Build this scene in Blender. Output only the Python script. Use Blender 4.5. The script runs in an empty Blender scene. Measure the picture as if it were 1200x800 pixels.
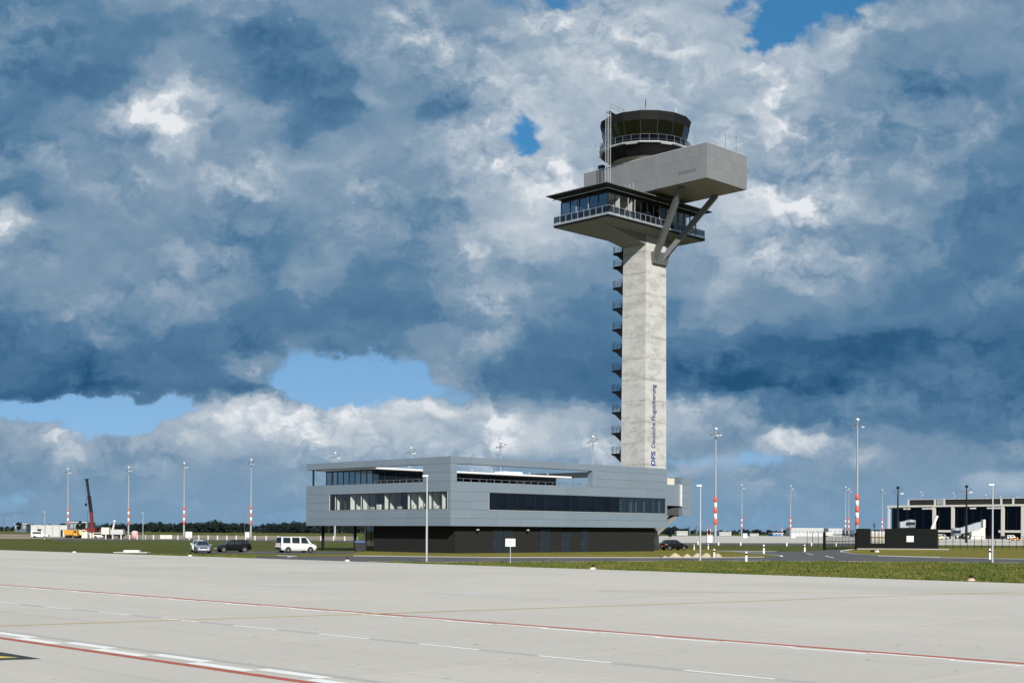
import bpy, math, random
import numpy as np
from mathutils import Vector, Matrix
random.seed(7)
rng = np.random.default_rng(7)
R = math.radians
sc = bpy.context.scene
col = sc.collection
# ------------------------------------------------------------------ camera
# World axes follow the airfield grid: +x runs right and away, +y left and away.
F, H, PHI, HOR, ROLL = 1540.0, 2.73, R(44.6), 622.5, 0.0055
CP, SP = math.cos(PHI), math.sin(PHI)
cam_d = bpy.data.cameras.new('camera'); cam = bpy.data.objects.new('camera', cam_d); col.objects.link(cam)
cam_d.sensor_width = 36; cam_d.lens = F*36/1200; cam_d.shift_y = (HOR-400)/1200
cam_d.clip_end = 30000; cam_d.clip_start = 0.1
fwd = Vector((SP, CP, 0)); right = Vector((CP, -SP, 0)); up = Vector((0, 0, 1))
rr = right*math.cos(ROLL)+up*math.sin(ROLL); uu = up*math.cos(ROLL)-right*math.sin(ROLL)
M3 = Matrix((rr, uu, -fwd)).transposed().to_4x4(); M3.translation = (0, 0, H)
cam.matrix_world = M3
sc.camera = cam
sc.render.resolution_x, sc.render.resolution_y = 1024, 682
EXPO = 0.35
sc.view_settings.view_transform = 'Standard'; sc.view_settings.look = 'None'
sc.view_settings.exposure = EXPO; sc.view_settings.gamma = 1.0
sc.view_settings.use_curve_mapping = False
# ------------------------------------------------------------------ sun
TO_SUN = Vector((-0.56, -0.83, 0.55)).normalized()
sd = bpy.data.lights.new('sun', 'SUN'); sd.energy = 4.9; sd.angle = R(0.53); sd.color = (1, 0.955, 0.88)
so = bpy.data.objects.new('sun', sd); col.objects.link(so)
so.rotation_euler = TO_SUN.to_track_quat('Z', 'Y').to_euler()
# ------------------------------------------------------------------ world: blue sky with broken cumulus
def lin(c): c /= 255.0; return c/12.92 if c <= 0.04045 else ((c+0.055)/1.055)**2.4
def lrgb(r, g, b): return (lin(r), lin(g), lin(b))
# cloud brightness 0..9 on a coarse grid of directions (columns 2 degrees apart, rows 1.5 degrees, top row first)
# each row: height above the horizon in the same units as the columns, then cloud brightness, then openings
CL = """
3.5 3 3.5 4 5 6 5.5 4.5 4 5.5 5.5 5 4.5 6 6.5 6 6 6 6 6 5.2 5 4.5 4.5 4.5
3 2.5 3 3 3.5 3.5 2 3 3.5 5 5.5 5 5.5 6.5 7 6.5 6.5 6.5 6 5.5 5.5 4.5 4 4 4.5
2.5 2 1.5 1.8 5 4 2 2 3 4.5 4.5 5 6.8 7 7 6 7.5 7 7 6.5 5.5 4 3.5 4 4
3 2.3 4 7 9 6 3.5 1.5 1.5 4 2.5 3.5 7 7 7 6.5 6 6.5 8 5.5 4.5 3.5 3.5 3 3
2.8 3.3 4 5.5 8.5 5 4 3 4.5 5 5 5.5 6 7 6.5 6.5 6.5 6.5 6 5 4 3.5 3.3 3.5 2.8
3 4 4.5 4.5 5 5.5 5.5 6 5.5 5 5 5.5 8.3 8 7 7 6.5 6.5 5.5 6 5.5 5 4 3.5 3
3 3.5 4.5 5 5 5.5 5 5.3 5.2 4.8 5 6 7.5 7 7 7 6.5 7 7 7.5 7 4.5 4 3.3 2.5
6.5 4.5 5 4 3.5 3.5 3.5 3.5 4 4 4 5.5 6.5 6 6 6 6 6.5 6 5.5 5 4 3 2.3 3
3.5 4 4 4.5 4 3.5 2.5 5.5 3 3 3.5 4.5 4.5 5 4.5 4.5 4.5 6 5 4.8 4.5 3 2.3 2.2 2.8
3 4 4.5 3.5 4.3 4 2 2 2 2.5 2.5 4 5.5 3 2.5 2.5 3 5.5 4 3.5 3 2.8 2.5 2 1.8
2 2.5 2.8 2.5 2 2 2 3 2.5 2.5 4.5 4.8 2.2 1.8 1.5 1.5 1.3 1.5 1.2 .9 .6 .4 .6 1 1.3
1.5 1 1.2 1.8 2.3 2.2 6 4.5 4 4 4 4 2 1.3 1.5 1.2 1 1.1 1.2 1.4 1.4 1.6 1.8 2 2
1.2 .8 1 1.2 1.8 1.5 1.8 4 5 5 4 3.5 2 1.8 1.5 1.5 1.2 1.2 1.2 1.3 1.6 1.8 1.8 1.8 1.8
5 4 1.5 4 5 6.5 7.2 6.8 6 8 8.6 7 5.5 6.5 6 5.5 6.5 5 3 2 3 2.5 2 2 1.8
5.5 6 5 5.5 6.3 7.2 7.2 7.2 6.8 7.8 8 7 7.8 6.6 6 6 6.5 4.5 2 2 3.5 3 2.3 2 2
5 5 5.5 6 6.6 6.6 6.6 6.6 6.5 6.6 6.8 6.5 7.2 6.5 6.3 5.5 4.5 3.5 6 6.6 5 4.5 3.5 3 3
4.5 4.8 5.5 5 5.8 5.5 5.5 5.8 6 6 6 6 6 5.5 5.5 5 5 5 5.5 5.5 5 4.5 4.5 3.5 3.5
4.2 4.2 4.8 4.5 5 4.6 4.8 4.8 5 5 5 5 5 5 5 5 5 5 5 4.8 4.6 4.6 4.8 6.5 6.5
4.5 4.5 4.5 4.5 4.5 4.5 4.5 4.5 4.5 4.5 4.5 4.5 4.5 4.5 4.5 4.5 4.5 4.5 4.5 4.5 4.5 4.5 4.5 4.5 4.5
"""
GAP = """
0 0 0 0 0 0 0 0 0 0 0 .1 .5 .55 0 0 0 .35 1 1 .85 0 0 0 0
0 0 0 0 0 0 0 0 0 0 0 0 .3 0 0 0 0 .1 .95 .45 .3 0 0 0 0
0 0 0 0 .2 0 0 0 0 0 0 0 0 0 0 0 0 0 .2 0 0 0 0 0 0
0 .35 0 0 0 0 0 0 0 0 0 .1 .3 0 0 0 0 0 0 0 0 0 0 0 0
0 0 0 0 0 0 0 0 0 0 0 .2 .9 0 0 0 0 0 0 0 0 0 0 0 0
0 0 0 0 .4 0 0 0 0 0 0 0 0 0 0 0 0 0 0 0 0 0 0 0 0
0 0 0 0 .4 0 0 0 0 0 0 0 0 0 0 0 0 0 0 0 0 0 0 0 0
0 0 0 0 0 0 0 0 0 0 0 0 0 0 0 0 0 0 0 0 0 0 0 0 0
0 0 0 0 0 0 0 0 0 0 0 0 0 0 0 0 0 0 0 0 0 0 0 0 0
0 0 0 0 0 0 0 0 0 0 0 0 0 0 0 0 0 0 0 0 0 0 0 0 0
0 0 0 0 0 0 .1 .55 .1 0 0 0 0 0 0 0 0 0 0 0 0 0 0 0 0
0 0 0 0 0 0 0 .7 1 1 .45 .2 .2 .1 .1 0 0 0 0 0 0 0 0 0 0
.2 0 0 0 .1 0 0 .85 1 1 .8 .5 .2 .1 .1 0 0 0 0 0 0 0 0 0 0
1 1 .8 1 .95 .4 .05 .2 1 .3 .1 .35 .2 0 0 0 0 0 0 0 0 0 0 0 0
.25 .3 .9 .75 .25 0 0 0 .15 0 0 0 0 0 0 0 0 0 0 0 0 0 0 0 0
.1 .1 .3 .1 0 0 0 0 0 0 0 0 0 0 0 0 .2 .3 .2 0 0 0 0 0 0
.1 .1 .1 .1 .1 .1 .1 .1 .1 .1 .1 .1 .1 .1 .1 .3 .6 .7 .6 .2 .1 .1 .1 .1 .1
.2 .2 .2 .2 .2 .2 .2 .2 .2 .2 .2 .2 .2 .2 .2 .3 .35 .35 .25 .2 .2 .2 .2 .15 .15
.3 .3 .3 .3 .3 .3 .3 .3 .3 .3 .3 .3 .3 .3 .3 .3 .3 .3 .3 .3 .3 .3 .3 .3 .3
"""
YS = list(range(0, 441, 40))+[460, 480, 500, 520, 540, 560, 600]
CL = [[float(v)/9 for v in l.split()] for l in CL.strip().splitlines()]
GAP = [[float(v) for v in l.split()] for l in GAP.strip().splitlines()]
SKY = 0.1
world = bpy.data.worlds.new('World'); sc.world = world; world.use_nodes = True
NT = world.node_tree; NT.nodes.clear()
class N:
    """tiny helper for shader node arithmetic"""
    def __init__(s, nt): s.nt = nt
    def node(s, t, **k):
        n = s.nt.nodes.new(t)
        for a, b in k.items(): setattr(n, a, b)
        return n
    def put(s, sock, v):
        if isinstance(v, bpy.types.NodeSocket): s.nt.links.new(v, sock)
        else: sock.default_value = v
    def m(s, op, a, b=0.0, c=0.0, clamp=False):
        n = s.node('ShaderNodeMath', operation=op, use_clamp=clamp)
        for i, v in enumerate((a, b, c)): s.put(n.inputs[i], v)
        return n.outputs[0]
    def vm(s, op, a, b=(0, 0, 0)):
        n = s.node('ShaderNodeVectorMath', operation=op); s.put(n.inputs[0], a); s.put(n.inputs[1], b)
        return n.outputs['Value'] if op in ('DOT_PRODUCT', 'LENGTH') else n.outputs[0]
    def comb(s, x, y, z=0.0):
        n = s.node('ShaderNodeCombineXYZ')
        for i, v in enumerate((x, y, z)): s.put(n.inputs[i], v)
        return n.outputs[0]
    def sep(s, v):
        n = s.node('ShaderNodeSeparateXYZ'); s.put(n.inputs[0], v); return n.outputs
    def noise(s, vec, scale, detail=5, rough=0.55, lac=2.0, dist=0.0, dim='3D'):
        n = s.node('ShaderNodeTexNoise', noise_dimensions=dim); s.put(n.inputs['Vector'], vec)
        n.inputs['Scale'].default_value = scale; n.inputs['Detail'].default_value = detail
        n.inputs['Roughness'].default_value = rough; n.inputs['Lacunarity'].default_value = lac
        n.inputs['Distortion'].default_value = dist
        return n
    def mix(s, f, a, b):
        n = s.node('ShaderNodeMix', data_type='RGBA'); s.put(n.inputs[0], f); s.put(n.inputs[6], a); s.put(n.inputs[7], b)
        return n.outputs[2]
    def ramp(s, f, stops, interp='LINEAR'):
        n = s.node('ShaderNodeValToRGB'); cr = n.color_ramp; cr.interpolation = interp
        while len(cr.elements) > 1: cr.elements.remove(cr.elements[-1])
        cr.elements[0].position = stops[0][0]; cr.elements[0].color = (*stops[0][1], 1)
        for p, c in stops[1:]:
            e = cr.elements.new(p); e.color = (*c, 1)
        s.put(n.inputs[0], f); return n.outputs[0]
    def smooth(s, v, a, b):
        n = s.node('ShaderNodeMapRange', interpolation_type='SMOOTHSTEP'); s.put(n.inputs[0], v)
        n.inputs[1].default_value = a; n.inputs[2].default_value = b
        return n.outputs[0]
w = N(NT)
sky = w.node('ShaderNodeTexSky', sky_type='NISHITA'); sky.sun_disc = False
sky.sun_elevation = math.asin(TO_SUN.z); sky.sun_rotation = math.atan2(TO_SUN.x, TO_SUN.y)
sky.air_density = 1.0; sky.dust_density = 0.2; sky.ozone_density = 3.0
tc = w.node('ShaderNodeTexCoord'); d = tc.outputs['Generated']
dr = w.vm('DOT_PRODUCT', d, tuple(right)); df = w.vm('DOT_PRODUCT', d, tuple(fwd)); dz = w.sep(d)[2]
dxyz = w.sep(d)
w.put(sky.inputs[0], w.vm('NORMALIZE', w.comb(dxyz[0], dxyz[1], w.m('ADD', w.m('MULTIPLY', dxyz[2], 0.9), 0.26))))
hl = w.m('SQRT', w.m('ADD', w.m('MULTIPLY', dr, dr), w.m('MULTIPLY', df, df)))
den = w.m('MAXIMUM', w.m('MAXIMUM', df, w.m('MULTIPLY', hl, 0.9)), 1e-4)
u = w.m('DIVIDE', dr, den); v = w.m('DIVIDE', dz, den)
pc = w.comb(u, w.m('MULTIPLY', v, 1.35), 0.37)
n1 = w.noise(pc, 9, 3, 0.5, dim='2D'); n2 = w.noise(pc, 34, 6, 0.6, dim='2D')
w1 = w.sep(w.vm('SUBTRACT', n1.outputs['Color'], (.5, .5, .5))); w2 = w.sep(w.vm('SUBTRACT', n2.outputs['Color'], (.5, .5, .5)))
att = w.m('ADD', 0.35, w.m('MULTIPLY', w.smooth(v, 0.03, 0.16), 0.65))
uw = w.m('ADD', u, w.m('ADD', w.m('MULTIPLY', w1[0], 0.06), w.m('MULTIPLY', w2[0], 0.035)))
vw = w.m('ADD', v, w.m('MULTIPLY', att, w.m('ADD', w.m('MULTIPLY', w1[1], 0.055), w.m('MULTIPLY', w2[1], 0.03))))
U0, U1 = -600/F, 600/F
tu = w.m('PINGPONG', w.m('DIVIDE', w.m('SUBTRACT', uw, U0), U1-U0), 1.0)
VT = HOR/F
vm_ = w.m('DIVIDE', vw, w.m('ADD', 1.0, w.m('MULTIPLY', w.m('MAXIMUM', w.m('SUBTRACT', vw, VT), 0.0), 0.6)))
vp = w.m('PINGPONG', w.m('MAXIMUM', vm_, 0.0), VT)
srow = w.m('SUBTRACT', HOR, w.m('MULTIPLY', vp, F))
field = None
for i in range(len(CL)):
    rp = w.ramp(tu, [(k/24, (CL[i][k], GAP[i][k], 0)) for k in range(25)], 'LINEAR')
    field = rp if field is None else w.mix(w.smooth(srow, float(YS[i-1]), float(YS[i])), field, rp)
fs = w.node('ShaderNodeSeparateColor'); w.put(fs.inputs[0], field)
b0, g0 = fs.outputs[0], fs.outputs[1]
# billows: rounded cells at several sizes, lit from above, edges broken into crisp layers
def billow(vec, sc_, det):
    n_ = w.node('ShaderNodeTexVoronoi', voronoi_dimensions='2D', feature='SMOOTH_F1', normalize=True); w.put(n_.inputs['Vector'], vec)
    n_.inputs['Scale'].default_value = sc_; n_.inputs['Detail'].default_value = det; n_.inputs['Roughness'].default_value = 0.55
    n_.inputs['Lacunarity'].default_value = 2.1; n_.inputs['Smoothness'].default_value = 0.35
    return w.m('SUBTRACT', 1.0, n_.outputs['Distance'])
wp = w.vm('ADD', pc, w.vm('MULTIPLY', w.vm('SUBTRACT', n2.outputs['Color'], (.5, .5, .5)), (.05, .05, .05)))
fa = w.noise(pc, 22, 7, 0.55, 2.1, 0.3, '2D').outputs['Fac']
bl = billow(wp, 13, 3.5); bl2 = billow(w.vm('ADD', wp, (0.004, 0.014, 0)), 13, 3.5)
rel = w.m('SUBTRACT', bl, bl2)
patch = w.smooth(w.noise(pc, 11, 3, 0.5, dim='2D').outputs['Fac'], 0.36, 0.66)
amp = w.m('MULTIPLY', w.m('MULTIPLY', w.m('ADD', 0.30, w.m('MULTIPLY', b0, 0.75)), w.m('ADD', 0.45, patch)), w.m('ADD', 0.55, w.m('MULTIPLY', w.smooth(v, 0.0, 0.07), 0.45)))
x0 = w.m('ADD', b0, w.m('MULTIPLY', amp, w.m('ADD', w.m('MULTIPLY', w.m('SUBTRACT', bl, 0.69), 0.42), w.m('MULTIPLY', w.m('SUBTRACT', fa, 0.5), 0.5))))
NL = 4.0
xn = w.m('MULTIPLY', x0, NL); st_ = w.m('DIVIDE', w.m('ADD', w.m('FLOOR', xn), w.smooth(w.m('FRACT', xn), 0.3, 0.7)), NL)
bb = w.m('ADD', w.m('ADD', w.m('MULTIPLY', x0, 0.64), w.m('MULTIPLY', st_, 0.34)), w.m('MULTIPLY', w.m('MULTIPLY', rel, amp), 1.0), 0, True)
EX = 2**EXPO*SKY
def ck(r, g, b): return tuple(c/EX for c in lrgb(r, g, b))
cloud = w.ramp(bb, [(0, ck(36, 82, 118)), (.12, ck(58, 101, 138)), (.3, ck(90, 128, 160)), (.5, ck(124, 151, 175)),
                    (.7, ck(162, 179, 195)), (.85, ck(196, 206, 215)), (1, ck(230, 234, 238))])
gv = w.m('ADD', g0, w.m('ADD', w.m('MULTIPLY', w.m('SUBTRACT', fa, 0.5), -0.8), w.m('MULTIPLY', w.m('SUBTRACT', bl, 0.66), -0.6)))
gm = w.smooth(gv, 0.33, 0.68)
low = w.smooth(v, 0.05, 0.30)
hs = w.node('ShaderNodeHueSaturation'); w.put(hs.inputs['Saturation'], w.m('ADD', 0.92, w.m('MULTIPLY', low, 0.26)))
w.put(hs.inputs['Value'], w.m('ADD', 1.05, w.m('MULTIPLY', low, 0.05)))
w.put(hs.inputs['Color'], w.vm('MULTIPLY', sky.outputs[0], (.84, 1.04, 1.0)))
final = w.mix(w.m('MULTIPLY', w.m('SUBTRACT', 1.0, w.smooth(v, 0.0, 0.075)), 0.55), w.mix(gm, cloud, hs.outputs[0]), (*ck(118, 158, 192), 1))   # pale haze towards the horizon
bg = w.node('ShaderNodeBackground'); w.put(bg.inputs['Color'], final); bg.inputs['Strength'].default_value = SKY
out = w.node('ShaderNodeOutputWorld'); NT.links.new(bg.outputs[0], out.inputs[0])
world.cycles.sampling_method = 'MANUAL'; world.cycles.sample_map_resolution = 512
# ------------------------------------------------------------------ placing helpers
def ray(px, py):
    dx, dy = px-600, py-HOR
    a, b = (dx+ROLL*dy)/F, -(dy-ROLL*dx)/F
    return a*CP+SP, -a*SP+CP, b
def G(px, py, z=0.0):
    """ground point seen in that direction"""
    x, y, b = ray(px, py); t = (z-H)/b
    return Vector((x*t, y*t, z))
def AT(px, D, z=0.0):
    """point at depth D metres from the viewer, on the given bearing"""
    x, y, b = ray(px, HOR); return Vector((x*D, y*D, z))
def ZAT(px, py, D): return H+ray(px, py)[2]*D
# ------------------------------------------------------------------ mesh builder
class MB:
    def __init__(s): s.v = []; s.f = []; s.sm = []
    def add(s, vs, fs, smooth=False):
        o = len(s.v); s.v += [tuple(p) for p in vs]; s.f += [tuple(i+o for i in f) for f in fs]; s.sm += [smooth]*len(fs); return s
    def box(s, x0, y0, z0, x1, y1, z1):
        if x0 > x1: x0, x1 = x1, x0
        if y0 > y1: y0, y1 = y1, y0
        if z0 > z1: z0, z1 = z1, z0
        vs = [(x0, y0, z0), (x1, y0, z0), (x1, y1, z0), (x0, y1, z0), (x0, y0, z1), (x1, y0, z1), (x1, y1, z1), (x0, y1, z1)]
        return s.add(vs, [(0, 3, 2, 1), (4, 5, 6, 7), (0, 1, 5, 4), (1, 2, 6, 5), (2, 3, 7, 6), (3, 0, 4, 7)])
    def hexa(s, b4, t4):
        """bottom and top rings of four points, counter-clockwise from above"""
        return s.add(list(b4)+list(t4), [(0, 3, 2, 1), (4, 5, 6, 7), (0, 1, 5, 4), (1, 2, 6, 5), (2, 3, 7, 6), (3, 0, 4, 7)])
    def prism(s, pts, z0, z1):
        n = len(pts)
        vs = [(p[0], p[1], z0) for p in pts]+[(p[0], p[1], z1) for p in pts]
        return s.add(vs, [tuple(range(n-1, -1, -1)), tuple(range(n, 2*n))]+[(i, (i+1) % n, n+(i+1) % n, n+i) for i in range(n)])
    def extr(s, pts, off):
        """any planar outline swept by an offset vector"""
        n = len(pts); off = Vector(off)
        vs = [tuple(p) for p in pts]+[tuple(Vector(p)+off) for p in pts]
        return s.add(vs, [tuple(range(n-1, -1, -1)), tuple(range(n, 2*n))]+[(i, (i+1) % n, n+(i+1) % n, n+i) for i in range(n)])
    def tube(s, p0, p1, r0, r1=None, n=8, caps=True):
        p0, p1 = Vector(p0), Vector(p1); r1 = r0 if r1 is None else r1
        ax = (p1-p0).normalized(); a = ax.orthogonal().normalized(); b = ax.cross(a)
        vs = []
        for p, r in ((p0, r0), (p1, r1)):
            for i in range(n):
                t = 2*math.pi*i/n; vs.append(p+(a*math.cos(t)+b*math.sin(t))*r)
        s.add(vs, [(i, (i+1) % n, n+(i+1) % n, n+i) for i in range(n)], n > 5)
        if caps: s.add(vs[:n], [tuple(range(n-1, -1, -1))]); s.add(vs[n:], [tuple(range(n))])
        return s
    def path(s, pts, r, n=6):
        for a, b in zip(pts, pts[1:]): s.tube(a, b, r, n=n)
        return s
    def beam(s, p0, p1, wd, ht, upv=(0, 0, 1)):
        p0, p1 = Vector(p0), Vector(p1); ax = (p1-p0).normalized()
        sx = ax.cross(Vector(upv)); sx = sx.normalized() if sx.length > 1e-6 else ax.orthogonal().normalized()
        uy = sx.cross(ax)
        q = lambda p: [p-sx*wd/2-uy*ht/2, p+sx*wd/2-uy*ht/2, p+sx*wd/2+uy*ht/2, p-sx*wd/2+uy*ht/2]
        vs = q(p0)+q(p1)
        return s.add(vs, [(0, 1, 2, 3), (7, 6, 5, 4), (0, 4, 5, 1), (1, 5, 6, 2), (2, 6, 7, 3), (3, 7, 4, 0)])
    def lathe(s, prof, n=24, c=(0, 0, 0), smooth=True, axis='z', a0=0.0, cap=True):
        k = len(prof); vs = []
        for i in range(n):
            t = a0+2*math.pi*i/n
            for r, z in prof:
                if axis == 'z': vs.append((c[0]+r*math.cos(t), c[1]+r*math.sin(t), c[2]+z))
                else: vs.append((c[0]+r*math.cos(t), c[1]+z, c[2]+r*math.sin(t)))
        fs = []
        for i in range(n):
            j = (i+1) % n
            for m in range(k-1): fs.append((i*k+m, j*k+m, j*k+m+1, i*k+m+1))
        if axis != 'z': fs = [f[::-1] for f in fs]
        s.add(vs, fs, smooth)
        if cap:
            for m, flip in ((0, True), (k-1, False)):
                if prof[m][0] > 1e-4:
                    f = tuple(i*k+m for i in range(n)); f = f[::-1] if flip != (axis != 'z') else f
                    o = len(s.v)-len(vs); s.f.append(tuple(i+o for i in f)); s.sm.append(False)
        return s
    def build(s, name, mat, parent=None, org=(0, 0, 0), bevel=0):
        me = bpy.data.meshes.new(name)
        ox, oy, oz = org
        me.from_pydata([(x-ox, y-oy, z-oz) for x, y, z in s.v], [], s.f)
        me.materials.append(MAT[mat]); me.polygons.foreach_set('use_smooth', s.sm); me.update()
        o = bpy.data.objects.new(name, me); col.objects.link(o)
        if parent: o.parent = parent
        else: o.location = org
        if bevel:
            b = o.modifiers.new('bevel', 'BEVEL'); b.width = bevel; b.segments = 2; b.limit_method = 'ANGLE'
        return o
_cache = {}
def boxo(name, c0, c1, mat, parent=None, org=(0, 0, 0)):
    """box object between two corners; equal boxes share their mesh"""
    lo = [min(a, b) for a, b in zip(c0, c1)]; hi = [max(a, b) for a, b in zip(c0, c1)]
    sz = tuple(round(b-a, 3) for a, b in zip(lo, hi)); key = (sz, mat)
    if key not in _cache:
        m = MB().box(-sz[0]/2, -sz[1]/2, -sz[2]/2, sz[0]/2, sz[1]/2, sz[2]/2)
        me = bpy.data.meshes.new(name); me.from_pydata(m.v, [], m.f); me.materials.append(MAT[mat]); _cache[key] = me
    o = bpy.data.objects.new(name, _cache[key]); col.objects.link(o)
    o.location = [(a+b)/2-k for a, b, k in zip(lo, hi, org)] if parent else [(a+b)/2 for a, b in zip(lo, hi)]
    if parent: o.parent = parent
    return o
def tag(o, label, cat, group=None):
    o['label'] = label; o['category'] = cat
    if group: o['group'] = group
    return o
def struct(o): o['kind'] = 'structure'; return o
def thing(name, label, cat, loc=(0, 0, 0), rz=0.0, group=None):
    o = bpy.data.objects.new(name, None); col.objects.link(o); o.location = loc; o.rotation_euler = (0, 0, rz)
    o.empty_display_size = 0.2
    return tag(o, label, cat, group)
def dup(root, loc, rz=0.0, label=None, scale=None):
    def cp(o, par):
        c = o.copy(); col.objects.link(c); c.parent = par
        for ch in [q for q in KIDS.get(o.name, [])]: cp(ch, c)
        return c
    KIDS = {}
    for q in root.children_recursive: KIDS.setdefault(q.parent.name, []).append(q)
    r = cp(root, None); r.location = loc; r.rotation_euler = (0, 0, rz)
    if scale: r.scale = (scale, scale, scale)
    if label: r['label'] = label
    return r
# ------------------------------------------------------------------ materials
MAT = {}
def mat(name, c, rough=0.7, metal=0.0, var=0.0, vscale=1.0, var2=0.0, v2scale=8.0, bump=0.0, bscale=20.0, spec=0.4, coords='Object', coat=0.0, stretch=None):
    m = bpy.data.materials.new(name); m.use_nodes = True; nt = m.node_tree; n = N(nt)
    p = nt.nodes['Principled BSDF']
    p.inputs['Roughness'].default_value = rough; p.inputs['Metallic'].default_value = metal
    p.inputs['Specular IOR Level'].default_value = spec; p.inputs['Coat Weight'].default_value = coat
    p.inputs['Base Color'].default_value = (*c, 1)
    if var or var2 or bump:
        co = n.node('ShaderNodeTexCoord').outputs[coords] if coords != 'World' else n.node('ShaderNodeNewGeometry').outputs['Position']
        if stretch: co = n.vm('MULTIPLY', co, stretch)
        k = None
        if var: k = n.m('MULTIPLY', n.m('SUBTRACT', n.noise(co, vscale, 5, 0.6).outputs['Fac'], 0.5), var*2)
        if var2:
            q = n.m('MULTIPLY', n.m('SUBTRACT', n.noise(co, v2scale, 4, 0.6).outputs['Fac'], 0.5), var2*2)
            k = q if k is None else n.m('ADD', k, q)
        if k is not None:
            if name in ('panel_blue_grey', 'grey_panel_box'): k = n.m('ADD', k, n.m('MULTIPLY', n.m('SUBTRACT', n.node('ShaderNodeObjectInfo').outputs['Random'], .5), .09))
            f = n.m('ADD', 1.0, k); cc = n.vm('MULTIPLY', c, n.comb(f, f, f)); nt.links.new(cc, p.inputs['Base Color'])
        if bump:
            b = n.node('ShaderNodeBump'); b.inputs['Strength'].default_value = bump; b.inputs['Distance'].default_value = 0.05
            nt.links.new(n.noise(co, bscale, 4, 0.6).outputs['Fac'], b.inputs['Height']); nt.links.new(b.outputs[0], p.inputs['Normal'])
    MAT[name] = m; return m
def glass(name, tint, refl=0.06, rough=0.02, gloss=(1, 1, 1)):
    m = bpy.data.materials.new(name); m.use_nodes = True; nt = m.node_tree; nt.nodes.clear(); n = N(nt)
    t = n.node('ShaderNodeBsdfTransparent'); t.inputs[0].default_value = (*tint, 1)
    g = n.node('ShaderNodeBsdfGlossy'); g.inputs['Roughness'].default_value = rough; g.inputs[0].default_value = (*gloss, 1)
    fr = n.node('ShaderNodeFresnel'); fr.inputs[0].default_value = 1.5
    bf = n.node('ShaderNodeNewGeometry').outputs['Backfacing']
    f = n.m('MULTIPLY', n.m('ADD', fr.outputs[0], refl), n.m('SUBTRACT', 1.0, bf), 0, True)
    mx = n.node('ShaderNodeMixShader'); nt.links.new(f, mx.inputs[0]); nt.links.new(t.outputs[0], mx.inputs[1]); nt.links.new(g.outputs[0], mx.inputs[2])
    o = n.node('ShaderNodeOutputMaterial'); nt.links.new(mx.outputs[0], o.inputs[0]); MAT[name] = m; return m
mat('white_paint', (.64, .64, .62), .5, var=.06, vscale=3)
mat('off_white', (.50, .49, .45), .6, var=.1, vscale=2)
mat('interior_white', (.80, .80, .76), .8, var=.04, vscale=2)
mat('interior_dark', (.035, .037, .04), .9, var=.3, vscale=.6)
mat('cream', (.56, .50, .40), .7)
mat('screen_mid', (.115, .12, .125), .9)
mat('screen_lo', (.07, .072, .078), .9)
mat('ceiling_grey', (.16, .16, .16), .9)
mat('panel_blue_grey', (.205, .252, .305), .42, .25, var=.05, vscale=.35, var2=.03, v2scale=3, coords='World', spec=.5)
mat('panel_gap', (.03, .035, .04), .9)
mat('frame_dark', (.013, .015, .017), .6, .1, spec=.3)
mat('charcoal_cladding', (.0088, .0085, .0082), .85, var=.18, vscale=1.2, bump=.5, bscale=6, coords='World', stretch=(6, 6, .12))
mat('door_blue_grey', (.013, .02, .028), .5, var=.1)
mat('sill_metal', (.55, .57, .58), .4, .4)
mat('dark_soffit', (.05, .053, .056), .8)
mat('grey_panel_box', (.20, .205, .212), .5, .15, var=.04, vscale=.5, var2=.03, v2scale=4, coords='World')
mat('soffit_brown', (.26, .23, .195), .6, .2, var=.12, vscale=.6, coords='World')
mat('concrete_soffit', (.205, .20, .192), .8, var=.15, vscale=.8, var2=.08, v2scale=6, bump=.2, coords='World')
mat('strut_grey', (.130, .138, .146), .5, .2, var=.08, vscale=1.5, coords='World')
mat('cab_black', (.009, .0095, .01), .7, spec=.2)
mat('kerb_stone', (.27, .265, .25), .9, var=.15, vscale=2)
mat('steel', (.42, .44, .45), .4, .6)
mat('mast_grey', (.29, .32, .345), .5, .3, var=.08, vscale=1.5)
mat('galvanised', (.47, .50, .52), .45, .5, var=.08, vscale=1.5)
mat('black_metal', (.006, .006, .007), .6, .1, spec=.25)
mat('black_rubber', (.012, .012, .012), .85)
mat('signal_red', (.62, .10, .035), .55, var=.06, vscale=2)
mat('band_white', (.66, .66, .64), .5)
mat('blue_letter', (.012, .045, .24), .6)
mat('grey_letter', (.03, .055, .15), .6)
mat('lettering_dark', (.05, .05, .05), .6)
mat('sand', (.40, .335, .24), .95, var=.15, vscale=3, bump=.6, bscale=9)
mat('concrete_light', (.50, .49, .46), .85, var=.12, vscale=1.5, bump=.2)
mat('blue_plastic', (.01, .06, .24), .5)
mat('dark_plastic', (.014, .016, .02), .6)
mat('silver_paint', (.40, .44, .50), .28, .65, coat=.6)
mat('black_paint', (.004, .004, .005), .3, .0, coat=.25, spec=.3)
mat('white_car_paint', (.66, .66, .635), .35, 0, coat=.5)
mat('car_glass', (.012, .016, .02), .08, 0, spec=.8)
mat('lamp_clear', (.75, .77, .78), .15, .5)
mat('lamp_red', (.45, .012, .01), .3)
mat('rim', (.42, .43, .44), .3, .8)
mat('yellow_paint', (.48, .24, .025), .5, var=.1, vscale=2)
mat('pale_yellow', (.60, .50, .28), .6, var=.1, vscale=2)
mat('red_crane', (.11, .007, .008), .5, var=.1, vscale=2)
mat('pink_tank', (.62, .33, .36), .6)
mat('container_white', (.41, .42, .42), .55, var=.05, vscale=.6)
mat('lamp_head', (.55, .57, .58), .4, .3)
mat('screen_black', (.0035, .0055, .005), .8, spec=.15, var=.3, vscale=.6)
mat('terminal_frame', (.46, .45, .41), .7, var=.06, vscale=.3)
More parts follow.
